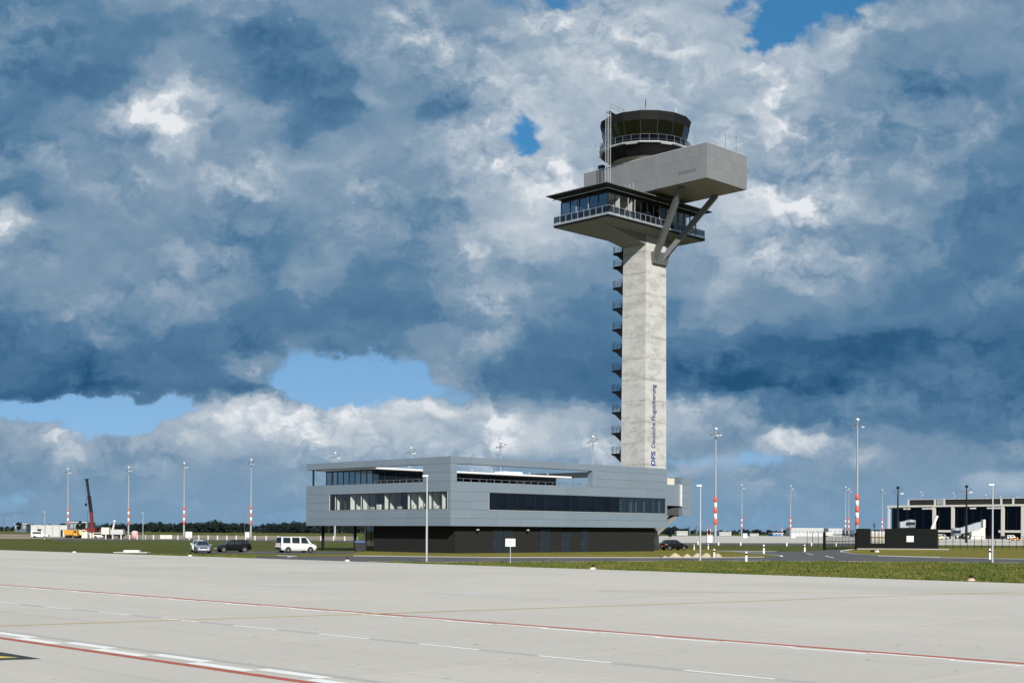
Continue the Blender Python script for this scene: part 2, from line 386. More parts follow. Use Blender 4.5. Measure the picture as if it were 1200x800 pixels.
mat('terminal_roof', (.012, .012, .012), .8, var=.4, vscale=.15)
mat('bridge_grey', (.27, .30, .32), .5, .2)
mat('bark', (.045, .035, .025), .9)
mat('far_wall', (.085, .11, .14), .8)
mat('far_blue', (.03, .10, .30), .7)
mat('birds', (.02, .025, .03), .9)
mat('marker_orange', (.60, .17, .05), .6)
glass('glass_clear', (.88, .90, .89), .03)
glass('glass_tint', (.42, .50, .52), .09)
glass('glass_sky', (.25, .32, .38), .22, gloss=(.6, .8, 1))
glass('glass_dark', (.34, .37, .39), .015, gloss=(.7, .75, .8))
glass('glass_cab', (.46, .47, .46), .04)
glass('glass_rail', (.55, .60, .63), .05)
glass('glass_terminal', (.12, .14, .17), .0, gloss=(.3, .4, .55))
def leafmat(name, c, c2):
    m = bpy.data.materials.new(name); m.use_nodes = True; nt = m.node_tree; n = N(nt); p = nt.nodes['Principled BSDF']
    g = n.node('ShaderNodeNewGeometry')
    k = n.noise(g.outputs['Position'], .12, 4, .6).outputs['Fac']
    cc = n.mix(n.smooth(k, .35, .65), (*c, 1), (*c2, 1))
    if name == 'grass_blade': cc = n.mix(n.m('MULTIPLY', n.smooth(n.noise(g.outputs['Position'], .45, 5, .65).outputs['Fac'], .50, .68), .8), cc, (.20, .175, .05, 1))
    nt.links.new(cc, p.inputs['Base Color']); p.inputs['Roughness'].default_value = .8
    p.inputs['Specular IOR Level'].default_value = .1
    MAT[name] = m
leafmat('far_foliage', (.010, .017, .020), (.020, .030, .026))
leafmat('grass_blade', (.065, .095, .019), (.115, .12, .031))
# ground materials
def gmat(name, build):
    m = bpy.data.materials.new(name); m.use_nodes = True; nt = m.node_tree; n = N(nt); p = nt.nodes['Principled BSDF']
    pos = n.node('ShaderNodeNewGeometry').outputs['Position']
    build(n, nt, p, pos); MAT[name] = m
def grass_b(n, nt, p, pos):
    big = n.noise(pos, .035, 5, .6).outputs['Fac']; mid = n.noise(pos, .5, 6, .65).outputs['Fac']; fine = n.noise(pos, 5, 5, .7).outputs['Fac']
    c = n.mix(n.smooth(big, .35, .65), (.075, .10, .018, 1), (.125, .12, .026, 1))
    c = n.mix(n.smooth(mid, .45, .75), c, (.17, .15, .06, 1))
    c = n.mix(n.m('MULTIPLY', n.smooth(fine, .35, .7), .65), c, (.042, .068, .014, 1))
    nt.links.new(c, p.inputs['Base Color']); p.inputs['Roughness'].default_value = .95; p.inputs['Specular IOR Level'].default_value = .1
    b = n.node('ShaderNodeBump'); b.inputs['Strength'].default_value = 1; b.inputs['Distance'].default_value = .25
    nt.links.new(n.m('ADD', fine, mid), b.inputs['Height']); nt.links.new(b.outputs[0], p.inputs['Normal'])
gmat('grass', grass_b)
def dry_b(n, nt, p, pos):
    big = n.noise(pos, .05, 5, .6).outputs['Fac']; mid = n.noise(pos, .6, 6, .65).outputs['Fac']; fine = n.noise(pos, 6, 5, .7).outputs['Fac']
    c = n.mix(n.smooth(big, .35, .65), (.19, .18, .026, 1), (.26, .215, .040, 1))
    c = n.mix(n.smooth(mid, .45, .75), c, (.26, .22, .09, 1))
    c = n.mix(n.m('MULTIPLY', n.smooth(fine, .35, .7), .45), c, (.09, .10, .02, 1))
    nt.links.new(c, p.inputs['Base Color']); p.inputs['Roughness'].default_value = .95; p.inputs['Specular IOR Level'].default_value = .1
    b = n.node('ShaderNodeBump'); b.inputs['Strength'].default_value = 1; b.inputs['Distance'].default_value = .25
    nt.links.new(n.m('ADD', fine, mid), b.inputs['Height']); nt.links.new(b.outputs[0], p.inputs['Normal'])
gmat('dry_grass', dry_b)
def conc_b(n, nt, p, pos):
    s1 = n.vm('MULTIPLY', pos, (1, .18, 1)); s2 = n.vm('MULTIPLY', pos, (.35, 1, 1))
    big = n.noise(s1, .10, 5, .6).outputs['Fac']; st = n.noise(s2, .6, 5, .65).outputs['Fac']; fine = n.noise(pos, 22, 4, .7).outputs['Fac']
    mott = n.noise(pos, 4.5, 5, .7).outputs['Fac']
    spots = n.noise(pos, 2.6, 3, .5).outputs['Fac']
    rnd = n.node('ShaderNodeObjectInfo').outputs['Random']
    f = n.m('ADD', n.m('ADD', .90, n.m('MULTIPLY', rnd, .055)), n.m('ADD', n.m('MULTIPLY', n.m('SUBTRACT', big, .5), .34), n.m('ADD', n.m('MULTIPLY', n.m('SUBTRACT', st, .5), .10), n.m('ADD', n.m('MULTIPLY', n.m('SUBTRACT', mott, .5), .22), n.m('MULTIPLY', n.m('SUBTRACT', fine, .5), .22)))))
    c = n.vm('MULTIPLY', (.535, .500, .447), n.comb(f, f, f))
    # tyre streaks along the service road and small tar spots
    xyz = n.sep(pos)
    tr = n.noise(n.vm('MULTIPLY', pos, (2.2, .03, 1)), 1.0, 4, .6).outputs['Fac']
    c = n.mix(n.m('MULTIPLY', n.smooth(tr, .56, .78), .28), c, (.25, .24, .225, 1))
    c = n.mix(n.m('MULTIPLY', n.smooth(spots, .70, .75), .8), c, (.10, .095, .09, 1))
    nt.links.new(c, p.inputs['Base Color']); p.inputs['Roughness'].default_value = .9; p.inputs['Specular IOR Level'].default_value = .08
    b = n.node('ShaderNodeBump'); b.inputs['Strength'].default_value = .25; b.inputs['Distance'].default_value = .01
    nt.links.new(fine, b.inputs['Height']); nt.links.new(b.outputs[0], p.inputs['Normal'])
gmat('apron_concrete', conc_b)
def asph_b(n, nt, p, pos):
    big = n.noise(pos, .2, 5, .6).outputs['Fac']; fine = n.noise(pos, 15, 4, .7).outputs['Fac']
    f = n.m('ADD', .8, n.m('ADD', n.m('MULTIPLY', n.m('SUBTRACT', big, .5), .5), n.m('MULTIPLY', fine, .4)))
    nt.links.new(n.vm('MULTIPLY', (.070, .069, .070), n.comb(f, f, f)), p.inputs['Base Color']); p.inputs['Roughness'].default_value = .9
gmat('asphalt', asph_b)
def paint(name, c, wear):
    def b(n, nt, p, pos):
        k = n.noise(pos, 3.5, 5, .7).outputs['Fac']
        nt.links.new(n.mix(n.m('MULTIPLY', n.smooth(k, .42, .72), wear), (*c, 1), (.42, .41, .385, 1)), p.inputs['Base Color']); p.inputs['Roughness'].default_value = .7
    gmat(name, b)
paint('paint_erased', (.40, .385, .355), .5); paint('paint_white', (.80, .79, .76), .22); paint('paint_red', (.40, .075, .038), .25); paint('paint_yellow', (.58, .43, .12), .6); paint('paint_black', (.02, .02, .018), .1); paint('paint_bright_yellow', (.62, .48, .06), .2)
def shaft_b(n, nt, p, pos):
    s = n.vm('MULTIPLY', pos, (1, 1, 2.2)); sv = n.vm('MULTIPLY', pos, (2.5, 2.5, .35))
    cl = n.noise(s, .45, 7, .68).outputs['Fac']; vein = n.noise(n.vm('MULTIPLY', s, (.6, .6, 1.6)), 1.1, 8, .72, 2.0, .8).outputs['Fac']; run = n.noise(sv, .8, 5, .6).outputs['Fac']
    z = n.sep(pos)[2]
    f = n.m('ADD', .96, n.m('ADD', n.m('MULTIPLY', n.m('SUBTRACT', cl, .5), .42), n.m('MULTIPLY', n.m('SUBTRACT', run, .5), .12)))
    c = n.vm('MULTIPLY', (.47, .466, .45), n.comb(f, f, f))
    ridge = n.m('SUBTRACT', 1.0, n.m('MULTIPLY', n.m('ABSOLUTE', n.m('SUBTRACT', vein, .5)), 11.0), 0, True)
    msk = n.smooth(n.noise(s, .28, 4, .6).outputs['Fac'], .44, .62)
    c = n.mix(n.m('MULTIPLY', n.m('MULTIPLY', ridge, msk), .55), c, (.16, .155, .145, 1))
    fz = n.m('FRACT', n.m('DIVIDE', n.m('ADD', z, n.m('MULTIPLY', n.noise(pos, .9, 3, .5).outputs['Fac'], .5)), 3.45))
    bd = n.m('ADD', n.m('SUBTRACT', 1.0, n.smooth(fz, .03, .13)), n.smooth(fz, .95, 1.0), 0, True)
    bd = n.m('MULTIPLY', bd, n.smooth(n.noise(n.vm('MULTIPLY', pos, (1, 1, .5)), .55, 5, .65).outputs['Fac'], .42, .62))
    c = n.mix(n.m('MULTIPLY', bd, .5), c, (.20, .195, .18, 1))
    spk = n.smooth(n.noise(pos, 3.2, 4, .7).outputs['Fac'], .56, .72)
    c = n.mix(n.m('MULTIPLY', spk, .5), c, (.22, .215, .20, 1))
    nt.links.new(c, p.inputs['Base Color']); p.inputs['Roughness'].default_value = .85; p.inputs['Specular IOR Level'].default_value = .2
gmat('shaft_concrete', shaft_b)
# ------------------------------------------------------------------ ground, apron, roads
def sheet(name, pts, z, m, parent=None, kind=True):
    b = MB().add([(p[0], p[1], z) for p in pts], [tuple(range(len(pts)))])
    o = b.build(name, m, parent)
    if kind and not parent: struct(o)
    nrm = o.data.polygons[0].normal.z
    if nrm < 0: o.data.flip_normals()
    return o
def ribbon(a, b):   # near edge, far edge
    return [tuple(p) for p in a]+[tuple(p) for p in reversed(b)]
struct(MB().box(-9000, -9000, -.6, 16000, 16000, -.03).build('terrain', 'grass'))
XE0 = 71.2
# near apron: concrete slabs with open joints on a dark bed
ap = struct(MB().box(-40, -80, -.029, 71.0, 340, -.025).build('apron', 'asphalt'))
SL, SW = 7.5, 7.5
slab_mesh = None
near, rest = [], MB()
for i in range(-5, 10):
    for j in range(-10, 46):
        x0, y0 = 71.2-(i+1)*SL, j*SW-3
        cx, cy = x0+SL/2, y0+SW/2
        D = cx*SP+cy*CP; X = cx*CP-cy*SP
        if x0+SL > 71.3: continue
        vis = D > 6 and abs(X) < D*.39+8
        if vis: near.append((D, cx, cy))
        else: rest.append if False else rest.box(x0+.006, y0+.006, -.025, x0+SL-.006, y0+SW-.006, 0)
near.sort()
sm = MB().box(-SL/2+.013, -SW/2+.013, -.025, SL/2-.013, SW/2-.013, 0)
sme = bpy.data.meshes.new('slab'); sme.from_pydata(sm.v, [], sm.f); sme.materials.append(MAT['apron_concrete'])
for k, (D, cx, cy) in enumerate(near):
    if k < 290:
        o = bpy.data.objects.new('slab', sme); col.objects.link(o); o.parent = ap; o.location = (cx, cy, random.uniform(-.0015, .0015))
    else: rest.box(cx-SL/2+.006, cy-SW/2+.006, -.025, cx+SL/2-.006, cy+SW/2-.006, 0)
if rest.v:
    ro = rest.build('outer_slabs', 'apron_concrete', ap); ro['kind'] = 'stuff'
# painted markings of the apron service road (long axis along y), each a thin sheet
def stripe(name, x0, x1, y0, y1, m, z=.004):
    o = boxo(name, (x0, y0, z-.002), (x1, y1, z), m); return struct(o)
stripe('red_boundary_line', 27.11, 27.40, -30, 320, 'paint_red')
stripe('red_boundary_line', 13.86, 14.10, -30, 320, 'paint_red')
y = 27.95-4.1*12
while y < 130:
    # zip-fastener edge lines: two staggered rows of white blocks
    stripe('white_edge_block', 26.66, 26.84, y, y+2.05, 'paint_white')
    stripe('white_edge_block', 26.87, 27.06, y+2.05, y+4.1, 'paint_white')
    if y < 75:
        stripe('white_edge_block', 14.50, 14.82, y, y+2.1, 'paint_white')
        stripe('white_edge_block', 14.16, 14.47, y-2.08, y, 'paint_white')
    y += 4.1
y = 14.04-4.05*6
while y < 120:
    stripe('white_centre_dash', 20.69, 20.82, y, y+2.1, 'paint_white', .0065); y += 4.05
stripe('erased_line_trace', 20.60, 20.92, -20, 140, 'paint_erased', .0035)
stripe('erased_line_trace', 14.86, 15.06, -20, 110, 'paint_erased', .0035)
yl = [G(-30, 733.5), G(0, 733), G(400, 720), G(800, 706.7), G(1075, 697), G(1260, 691)]
def band(name, pts, wd, z, m):
    a, b = [], []
    for i, p in enumerate(pts):
        q = pts[min(i+1, len(pts)-1)]-pts[max(i-1, 0)]; nrm = Vector((-q.y, q.x, 0)).normalized()*wd/2
        a.append(p+nrm); b.append(p-nrm)
    vs = [(p.x, p.y, z) for p in a]+[(p.x, p.y, z) for p in b]; n = len(a)
    o = MB().add(vs, [(i, n+i, n+i+1, i+1) for i in range(n-1)]).build(name, m)
    if o.data.polygons[0].normal.z < 0: o.data.flip_normals()
    return struct(o)
band('yellow_guide_line', yl, .2, .007, 'paint_yellow')
band('yellow_guide_line', [G(700, 692.5), G(900, 694), G(1100, 695), G(1260, 697)], .12, .007, 'paint_yellow')
sheet('location_marking', [G(-40, 757), G(48, 771.5), G(-40, 774.5)], .004, 'paint_black')
sheet('location_marking', [G(-40, 765.5), G(22, 770.2), G(-40, 772.3)], .008, 'paint_bright_yellow')
# faint lighter patches where slabs were relaid
for a in ([(275, 684.5), (310, 683.3), (400, 686), (390, 687.4)], [(500, 694), (560, 693), (600, 694.5), (560, 697)]):
    sheet('concrete_patch', [G(*p) for p in a], .003, 'concrete_light')
# verge lip along the apron edge and the first strip of greener grass
struct(MB().box(71.2, -80, -.03, 71.45, 340, .012).build('apron_kerb', 'concrete_light'))
# main road in front of the building
nearE = [(300, 655.0), (395, 657.8), (430, 657.9), (500, 658.4), (570, 658.4), (700, 657.8), (830, 656.9), (1000, 657.7), (1200, 659.6), (1320, 661)]
farE = [(300, 652.0), (350, 651.6), (400, 651.2), (450, 651.6), (570, 653.2), (700, 653.2), (830, 653.5), (900, 652.8), (1015, 650.6), (1100, 653.2), (1200, 655.0), (1320, 657)]
road = sheet('road', ribbon([G(*p) for p in nearE], [G(*p) for p in farE]), -.006, 'asphalt')
sheet('parking_lane', [G(*p) for p in [(228, 647.9), (330, 648.7), (414, 648.1), (420, 646.0), (330, 645.2), (232, 645.6)]], -.008, 'asphalt')
sheet('gate_road', [G(*p) for p in [(895, 653.2), (917, 651.4), (905, 648.6), (880, 646.7), (940, 645.8), (962, 644.0), (1003, 643.0), (990, 645.0), (986, 647.0), (1000, 649.2), (1030, 651.6)]], -.002, 'asphalt')
sheet('side_path', [G(*p) for p in [(842, 645.4), (880, 646.6), (912, 646.0), (908, 645.3), (842, 644.6)]], -.010, 'kerb_stone')
# dry mown grass between the road and the building and on the island by the gate
sheet('lawn', [G(*p) for p in [(420, 650.9), (570, 652.9), (700, 652.9), (830, 653.2), (900, 652.5), (917, 651.2), (862, 646.8), (842, 645.6), (842, 643.5), (780, 642.0), (411, 644.5), (411, 648.5), (330, 649.0), (300, 648.8), (300, 650.6), (350, 651.2)]], -.02, 'dry_grass')
sheet('lawn', [G(*p) for p in [(988, 646.8), (1000, 649.0), (1100, 652.9), (1200, 654.7), (1320, 656.7), (1320, 640.5), (1010, 641.5), (992, 645)]], -.018, 'dry_grass')
# kerbs and white edge lines
def kerb(pts, m='kerb_stone', wd=.18, ht=.10, name='kerb'):
    P = [G(*p) for p in pts]; mb = MB()
    for a, b in zip(P, P[1:]): mb.beam((a.x, a.y, ht/2-.03), (b.x, b.y, ht/2-.03), wd, ht)
    return struct(mb.build(name, m))
kerb([(432, 657.6), (500, 658.2), (570, 658.2), (700, 657.6), (830, 656.7), (1000, 657.5), (1200, 659.4), (1320, 660.8)], ht=.06)
kerb([(414, 651.2), (450, 651.4), (570, 653.0), (700, 653.0), (830, 653.3), (895, 652.6)])
kerb([(860, 646.6), (885, 648.4), (905, 650.2), (916, 651.6)], 'white_paint', .3, .12)
kerb([(1000, 643.2), (986, 645.6), (985.5, 647.0), (1000, 649.3), (1030, 651.2), (1100, 653.0)], 'white_paint', .25, .12)
kerb([(1100, 653.0), (1200, 654.8), (1320, 656.8)])
kerb([(325, 650.4), (347, 651.4), (338, 652.2)], 'white_paint', .22, .06)
for a, b in (((945, 648.0), (953, 649.6)), ((967, 651.0), (977, 653.2)), ((860, 655.4), (902, 655.4)), ((915, 654.2), (922, 654.3)), ((940, 653.3), (955, 653.4)), ((1000, 653.4), (1015, 653.5)), ((1040, 654.4), (1060, 654.6)),
             ((640, 655.4), (660, 655.4)), ((560, 655.6), (585, 655.7)), ((490, 655.4), (520, 655.5)), ((735, 655.2), (765, 655.2)), ((285, 646.9), (297, 646.5))):
    band('road_dash', [G(*a), G(*b)], .22, .003, 'paint_white')
# far taxi area, cross road and works ground
sheet('far_apron', [G(*p) for p in [(760, 636.6), (1000, 637.6), (1320, 639.6), (1320, 629.2), (1000, 627.6), (760, 627.6)]], -.012, 'apron_concrete')
sheet('perimeter_road', [G(*p) for p in [(770, 638.0), (1000, 638.9), (1010, 641.0), (1010, 638.6), (1000, 636.2), (770, 635.6)]], -.006, 'asphalt')
sheet('perimeter_road', [G(*p) for p in [(60, 632.6), (200, 633.2), (420, 634.6), (420, 632.8), (200, 631.3), (60, 630.2)]], -.010, 'asphalt')
gmat('sandy_soil', lambda n, nt, p, pos: (nt.links.new(n.mix(n.smooth(n.noise(pos, .08, 6, .7).outputs['Fac'], .42, .6), (.15, .12, .05, 1), (.44, .33, .21, 1)), p.inputs['Base Color'])))
sheet('works_ground', [G(*p) for p in [(-60, 631.2), (60, 630.9), (200, 631.6), (420, 633), (420, 628.2), (200, 626.6), (60, 625.6), (-60, 625.2)]], -.016, 'sandy_soil')
# grass tufts along the verge: a rough edge and a nap on the near strip
def tufts(n, xr, yr, keep, hmin, hmax, name):
    xs = rng.uniform(*xr, n); ys = rng.uniform(*yr, n)
    ok = keep(xs, ys); xs, ys = xs[ok], ys[ok]; m = len(xs)
    a = rng.uniform(0, 2*math.pi, m); hh = rng.uniform(hmin, hmax, m)*(.75+.45*np.sin(xs*.9+np.sin(ys*.5)*2)*np.sin(ys*.7+xs*.3))+(rng.uniform(0, 1, m) > .985)*.12; wd = hh*.30+.02
    lx, ly = rng.normal(0, .3, m)*hh, rng.normal(0, .3, m)*hh
    v = np.empty((m, 3, 3)); v[:, 0] = np.c_[xs-np.cos(a)*wd, ys-np.sin(a)*wd, np.full(m, -.03)]; v[:, 1] = np.c_[xs+np.cos(a)*wd, ys+np.sin(a)*wd, np.full(m, -.03)]
    v[:, 2] = np.c_[xs+lx, ys+ly, hh]
    me = bpy.data.meshes.new(name); me.vertices.add(m*3); me.vertices.foreach_set('co', v.ravel()); me.loops.add(m*3); me.loops.foreach_set('vertex_index', np.arange(m*3, dtype=np.int32))
    me.polygons.add(m); me.polygons.foreach_set('loop_start', np.arange(0, m*3, 3, dtype=np.int32)); me.materials.append(MAT['grass_blade']); me.update(calc_edges=True); me.validate()
    o = bpy.data.objects.new(name, me); col.objects.link(o); o['kind'] = 'stuff'; tag(o, 'short green verge grass between the concrete apron and the road', 'grass'); return o
NE = [G(*p) for p in nearE]
def in_strip(xs, ys):
    D = xs*SP+ys*CP; X = xs*CP-ys*SP
    px = 600+F*X/D; py = HOR+H*F/D+ROLL*(px-600)
    e = np.interp(px, [p[0] for p in nearE], [p[1] for p in nearE], left=640)
    e = np.where(px < 300, 649.2, e)
    return (D > 20) & (np.abs(px-600) < 640) & (py > e+.25) & (xs > 71.5-.33*(np.sin(ys*1.7)+np.sin(ys*.63+1)+rng.uniform(-1, 1, len(ys)))*.5)
tufts(420000, (71.0, 125), (20, 175), in_strip, .05, .16, 'verge_grass')
# ------------------------------------------------------------------ office building
BX0, BY0, BX1, BY1 = 108.4, 120.76, 150.9, 150.9
ORG = (BX0, BY0, 0)
bld = thing('office_building', 'three-storey blue-grey panelled office block on a recessed charcoal ground floor, below the tall tower', 'building', ORG)
def part(mb, name, m, parent=bld, bevel=0): return mb.build(name, m, parent, ORG, bevel)
ROWS = [3.38, 4.37, 5.44, 6.5, 7.65, 8.92, 10.07, 11.12, 12.0]
T = .06; GAPJ = .022
def panels(face, lo, hi, z0, z1, mod, start):
    """cladding panels of one course between two positions along a face"""
    cuts = [lo]; k = start
    while k < hi:
        if k > lo+.5 and k < hi-.5: cuts.append(k)
        k += mod
    cuts.append(hi)
    for a, b in zip(cuts, cuts[1:]):
        a2, b2 = a+GAPJ/2, b-GAPJ/2; q0, q1 = z0+GAPJ/2, z1-GAPJ/2
        if face == 'L': boxo('facade_panel', (BX0, a2, q0), (BX0+T, b2, q1), 'panel_blue_grey', bld, ORG)
        elif face == 'R': boxo('facade_panel', (a2, BY0, q0), (b2, BY0+T, q1), 'panel_blue_grey', bld, ORG)
        elif face == 'E': boxo('facade_panel', (BX1-T, a2, q0), (BX1, b2, q1), 'panel_blue_grey', bld, ORG)
        elif face == 'B': boxo('facade_panel', (a2, BY1-T, q0), (b2, BY1, q1), 'panel_blue_grey', bld, ORG)
WL = (121.35, 145.5); WR = (115.0, 150.45); OL = 126.0; OR0, OR1 = 109.45, 134.6
for i in range(8):
    z0, z1 = ROWS[i], ROWS[i+1]
    for face in 'LR':
        lo, hi = (BY0+T*1.02, BY1) if face == 'L' else (BX0, BX1)
        st = BY0+4.3 if face == 'L' else 112.0
        if i in (2, 3):
            wn = WL if face == 'L' else WR
            segs = [(lo, wn[0]), (wn[1], hi)]
        elif i in (5, 6):
            segs = [(lo, OL)] if face == 'L' else [(lo, OR0), (OR1+.9, hi)]
        else: segs = [(lo, hi)]
        for a, b in segs: panels(face, a, b, z0, z1, 4.3, st)
    segs = [(BY0+T*1.02, BY1)]
    if i in (5, 6): segs = [(BY0+T*1.02, 124.5), (148.6, BY1)]
    for a, b in segs:
        panels('E', a, b, z0, z1, 4.3, BY0+4.3)
    if i not in (5, 6): panels('B', BX0+T*1.02, BX1-T*1.02, z0, z1, 4.3, 112.0)
# backing structure behind the panels, with the openings left free
wl = MB(); g = T+.004; th = .22
def wallL(y0, y1, z0, z1): wl.box(BX0+g, y0, z0, BX0+g+th, y1, z1)
def wallR(x0, x1, z0, z1): wl.box(x0, BY0+g, z0, x1, BY0+g+th, z1)
i0 = BY0+g+th
wallL(i0, BY1-.3, 3.40, 5.42); wallL(i0, WL[0]-.02, 5.42, 7.67); wallL(WL[1]+.02, BY1-.3, 5.42, 7.67); wallL(i0, BY1-.3, 7.67, 8.90)
wallL(i0, OL-.02, 8.90, 11.14); wallL(i0, BY1-.3, 11.14, 11.98)
wallR(BX0+g, BX1-.3, 3.40, 5.42); wallR(BX0+g, WR[0]-.02, 5.42, 7.67); wallR(WR[1]+.02, BX1-.08, 5.42, 7.67); wallR(BX0+g, BX1-.3, 7.67, 8.90)
wallR(BX0+g, OR0-.02, 8.90, 11.14); wallR(OR1+.92, BX1-.3, 8.90, 11.14); wallR(BX0+g, BX1-.3, 11.14, 11.98)
wl.box(BX1-.3, BY0+g, 3.40, BX1-.064, BY1-.3, 8.9); wl.box(BX1-.3, BY0+g, 11.14, BX1-.064, BY1-.3, 11.98); wl.box(BX1-.3, BY0+g, 8.9, BX1-.064, 124.48, 11.14); wl.box(BX0+g, BY1-.3, 3.40, BX1-.064, BY1-.064, 8.9); wl.box(BX0+g, BY1-.3, 11.14, BX1-.064, BY1-.064, 11.98)
part(wl, 'wall', 'panel_gap')
# flat aluminium linings of the big openings (returns and undersides seen at an angle)
ln = MB()
ln.box(OR1, BY0+.003, 8.94, OR1+.88, BY0+.9, 11.13); ln.box(OR0-.3, BY0+.29, 8.94, OR0-.003, BY0+.6, 11.13)
ln.box(BX0+.29, BY0+.29, 11.09, BX1-.3, BY0+.75, 11.137); ln.box(BX0+.29, BY0+.76, 11.09, BX0+.75, BY1-.3, 11.137)
ln.box(BX0+.29, BY0+.29, 11.14, BX1-.31, BY0+.60, 11.97); ln.box(BX0+.29, BY0+.61, 11.14, BX0+.60, BY1-.31, 11.97); ln.box(BX0+.61, BY1-.6, 11.1, BX1-.31, BY1-.31, 11.97)
part(ln, 'opening_lining', 'panel_blue_grey')
# floors, soffit, terrace deck, block roof
part(MB().box(BX0+.3, BY0+.3, 3.40, BX1-.31, BY1-.31, 3.62), 'soffit', 'dark_soffit')
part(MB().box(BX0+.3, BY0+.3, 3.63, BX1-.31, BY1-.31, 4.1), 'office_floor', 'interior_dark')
part(MB().box(BX0+.3, BY0+.3, 8.2, BX1-.31, BY1-.31, 8.86), 'terrace_deck', 'concrete_light')
core = MB().box(BX0+7, BY0+7, 4.1, BX1-6.0, BY1-7, 8.2)
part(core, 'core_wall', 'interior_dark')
part(MB().box(BX0+.31, BY0+.31, 8.1, BX1-.32, BY1-.32, 8.19), 'office_ceiling', 'ceiling_grey')
# window strips: frame, panes, mullions, sill
def strip_window(face, lo, hi, z0, z1, n, gl, glf=None, name='window_strip'):
    fr = MB(); e = .07
    pl = (lambda a, b, z0, z1, d0, d1: fr.box(BX0+d0, a, z0, BX0+d1, b, z1)) if face == 'L' else (lambda a, b, z0, z1, d0, d1: fr.box(a, BY0+d0, z0, b, BY0+d1, z1))
    pl(lo, hi, z1-e, z1, .08, .2); pl(lo, hi, z0, z0+e, .08, .2)
    st = (hi-lo)/n
    for i in range(n+1):
        c = lo+i*st; a, b = (c, c+e) if i == 0 else ((c-e, c) if i == n else (c-e/2, c+e/2))
        pl(a, b, z0+e, z1-e, .085, .195)
    f = part(fr, name, 'frame_dark')
    for i in range(n):
        a, b = lo+i*st+e*.6, lo+(i+1)*st-e*.6; gm_ = gl if glf is None else glf(i)
        if face == 'L': boxo('pane', (BX0+.13, a, z0+e*.9), (BX0+.142, b, z1-e*.9), gm_, f, ORG)
        else: boxo('pane', (a, BY0+.13, z0+e*.9), (b, BY0+.142, z1-e*.9), gm_, f, ORG)
    s = MB()
    if face == 'L': s.box(BX0-.05, lo-.02, z0-.07, BX0+.12, hi+.02, z0-.005); s.box(BX0-.02, hi, z0-.02, BX0+.1, hi+.05, z1); s.box(BX0-.02, lo-.05, z0, BX0+.1, lo, z1)
    else: s.box(lo-.02, BY0-.05, z0-.07, hi+.05, BY0+.12, z0-.005); s.box(lo-.05, BY0-.02, z0-.02, lo, BY0+.1, z1)
    s.build('sill', 'sill_metal', f, ORG)
    return f
strip_window('L', WL[0], WL[1], 5.47, 7.63, 17, 'glass_clear')
strip_window('R', WR[0], WR[1], 5.47, 7.63, 21, 'glass_dark', lambda i: 'glass_dark' if i < 15 else 'glass_tint')
# rooms behind the left strip: pale partitions running away from the glass, desks, people-high lockers
for k, yy in enumerate([122.6, 125.1, 127.3, 129.2, 133.9, 138.9, 141.2, 144.6]):
    boxo('partition', (BX0+.35, yy, 4.11), (BX0+(3.0 if k % 3 else 4.2), yy+.12, 8.09), 'interior_white', bld, ORG)
for yy, zt, m in ((123.8, 5.95, 'interior_white'), (126.4, 5.85, 'off_white'), (128.3, 6.1, 'interior_white'), (131.2, 5.9, 'off_white'), (135.2, 6.2, 'interior_white'), (136.6, 5.9, 'off_white'), (140.0, 6.0, 'interior_white'), (143.1, 7.2, 'bark')):
    boxo('cupboard', (BX0+.5, yy, 4.11), (BX0+1.1, yy+.7, zt), m, bld, ORG)
# roller screens and equipment behind the long right strip
for i in range(15):
    a = WR[0]+i*(WR[1]-WR[0])/21
    if i in (8, 13): continue
    boxo('roller_screen', (a+.06, BY0+.33, (5.6, 5.75, 5.6, 5.62, 6.1, 5.6, 5.9)[i % 7]), (a+1.63, BY0+.345, 7.75), ('ceiling_grey', 'screen_mid', 'ceiling_grey', 'screen_lo')[i*7 % 4], bld, ORG)
for k in range(16):
    x = 116+k*2.05+random.uniform(-.5, .5)
    boxo('desk_item', (x, BY0+.36, 5.4), (x+random.choice((.12, .3, .5)), BY0+.6, 5.47+random.uniform(.1, .35)), 'off_white', bld, ORG)
for x in (143.6, 144.6, 146.4): boxo('inner_column', (x, BY0+.8, 4.11), (x+.35, BY0+1.1, 8.09), 'interior_white', bld, ORG)
boxo('inner_column', (149.5, BY0+.5, 4.11), (149.9, BY0+.8, 8.09), 'interior_white', bld, ORG)
boxo('partition', (147.2, BY0+3, 4.11), (150, BY0+3.1, 8.09), 'door_blue_grey', bld, ORG)
for k, z in enumerate((5.9, 6.35, 6.8)):
    boxo('paper_notice', (141.2, BY0+.8, z), (141.7, BY0+.82, z+.2), 'interior_white', bld, ORG); boxo('paper_notice', (148.2, BY0+.6, z), (148.6, BY0+.62, z+.2), 'interior_white', bld, ORG)
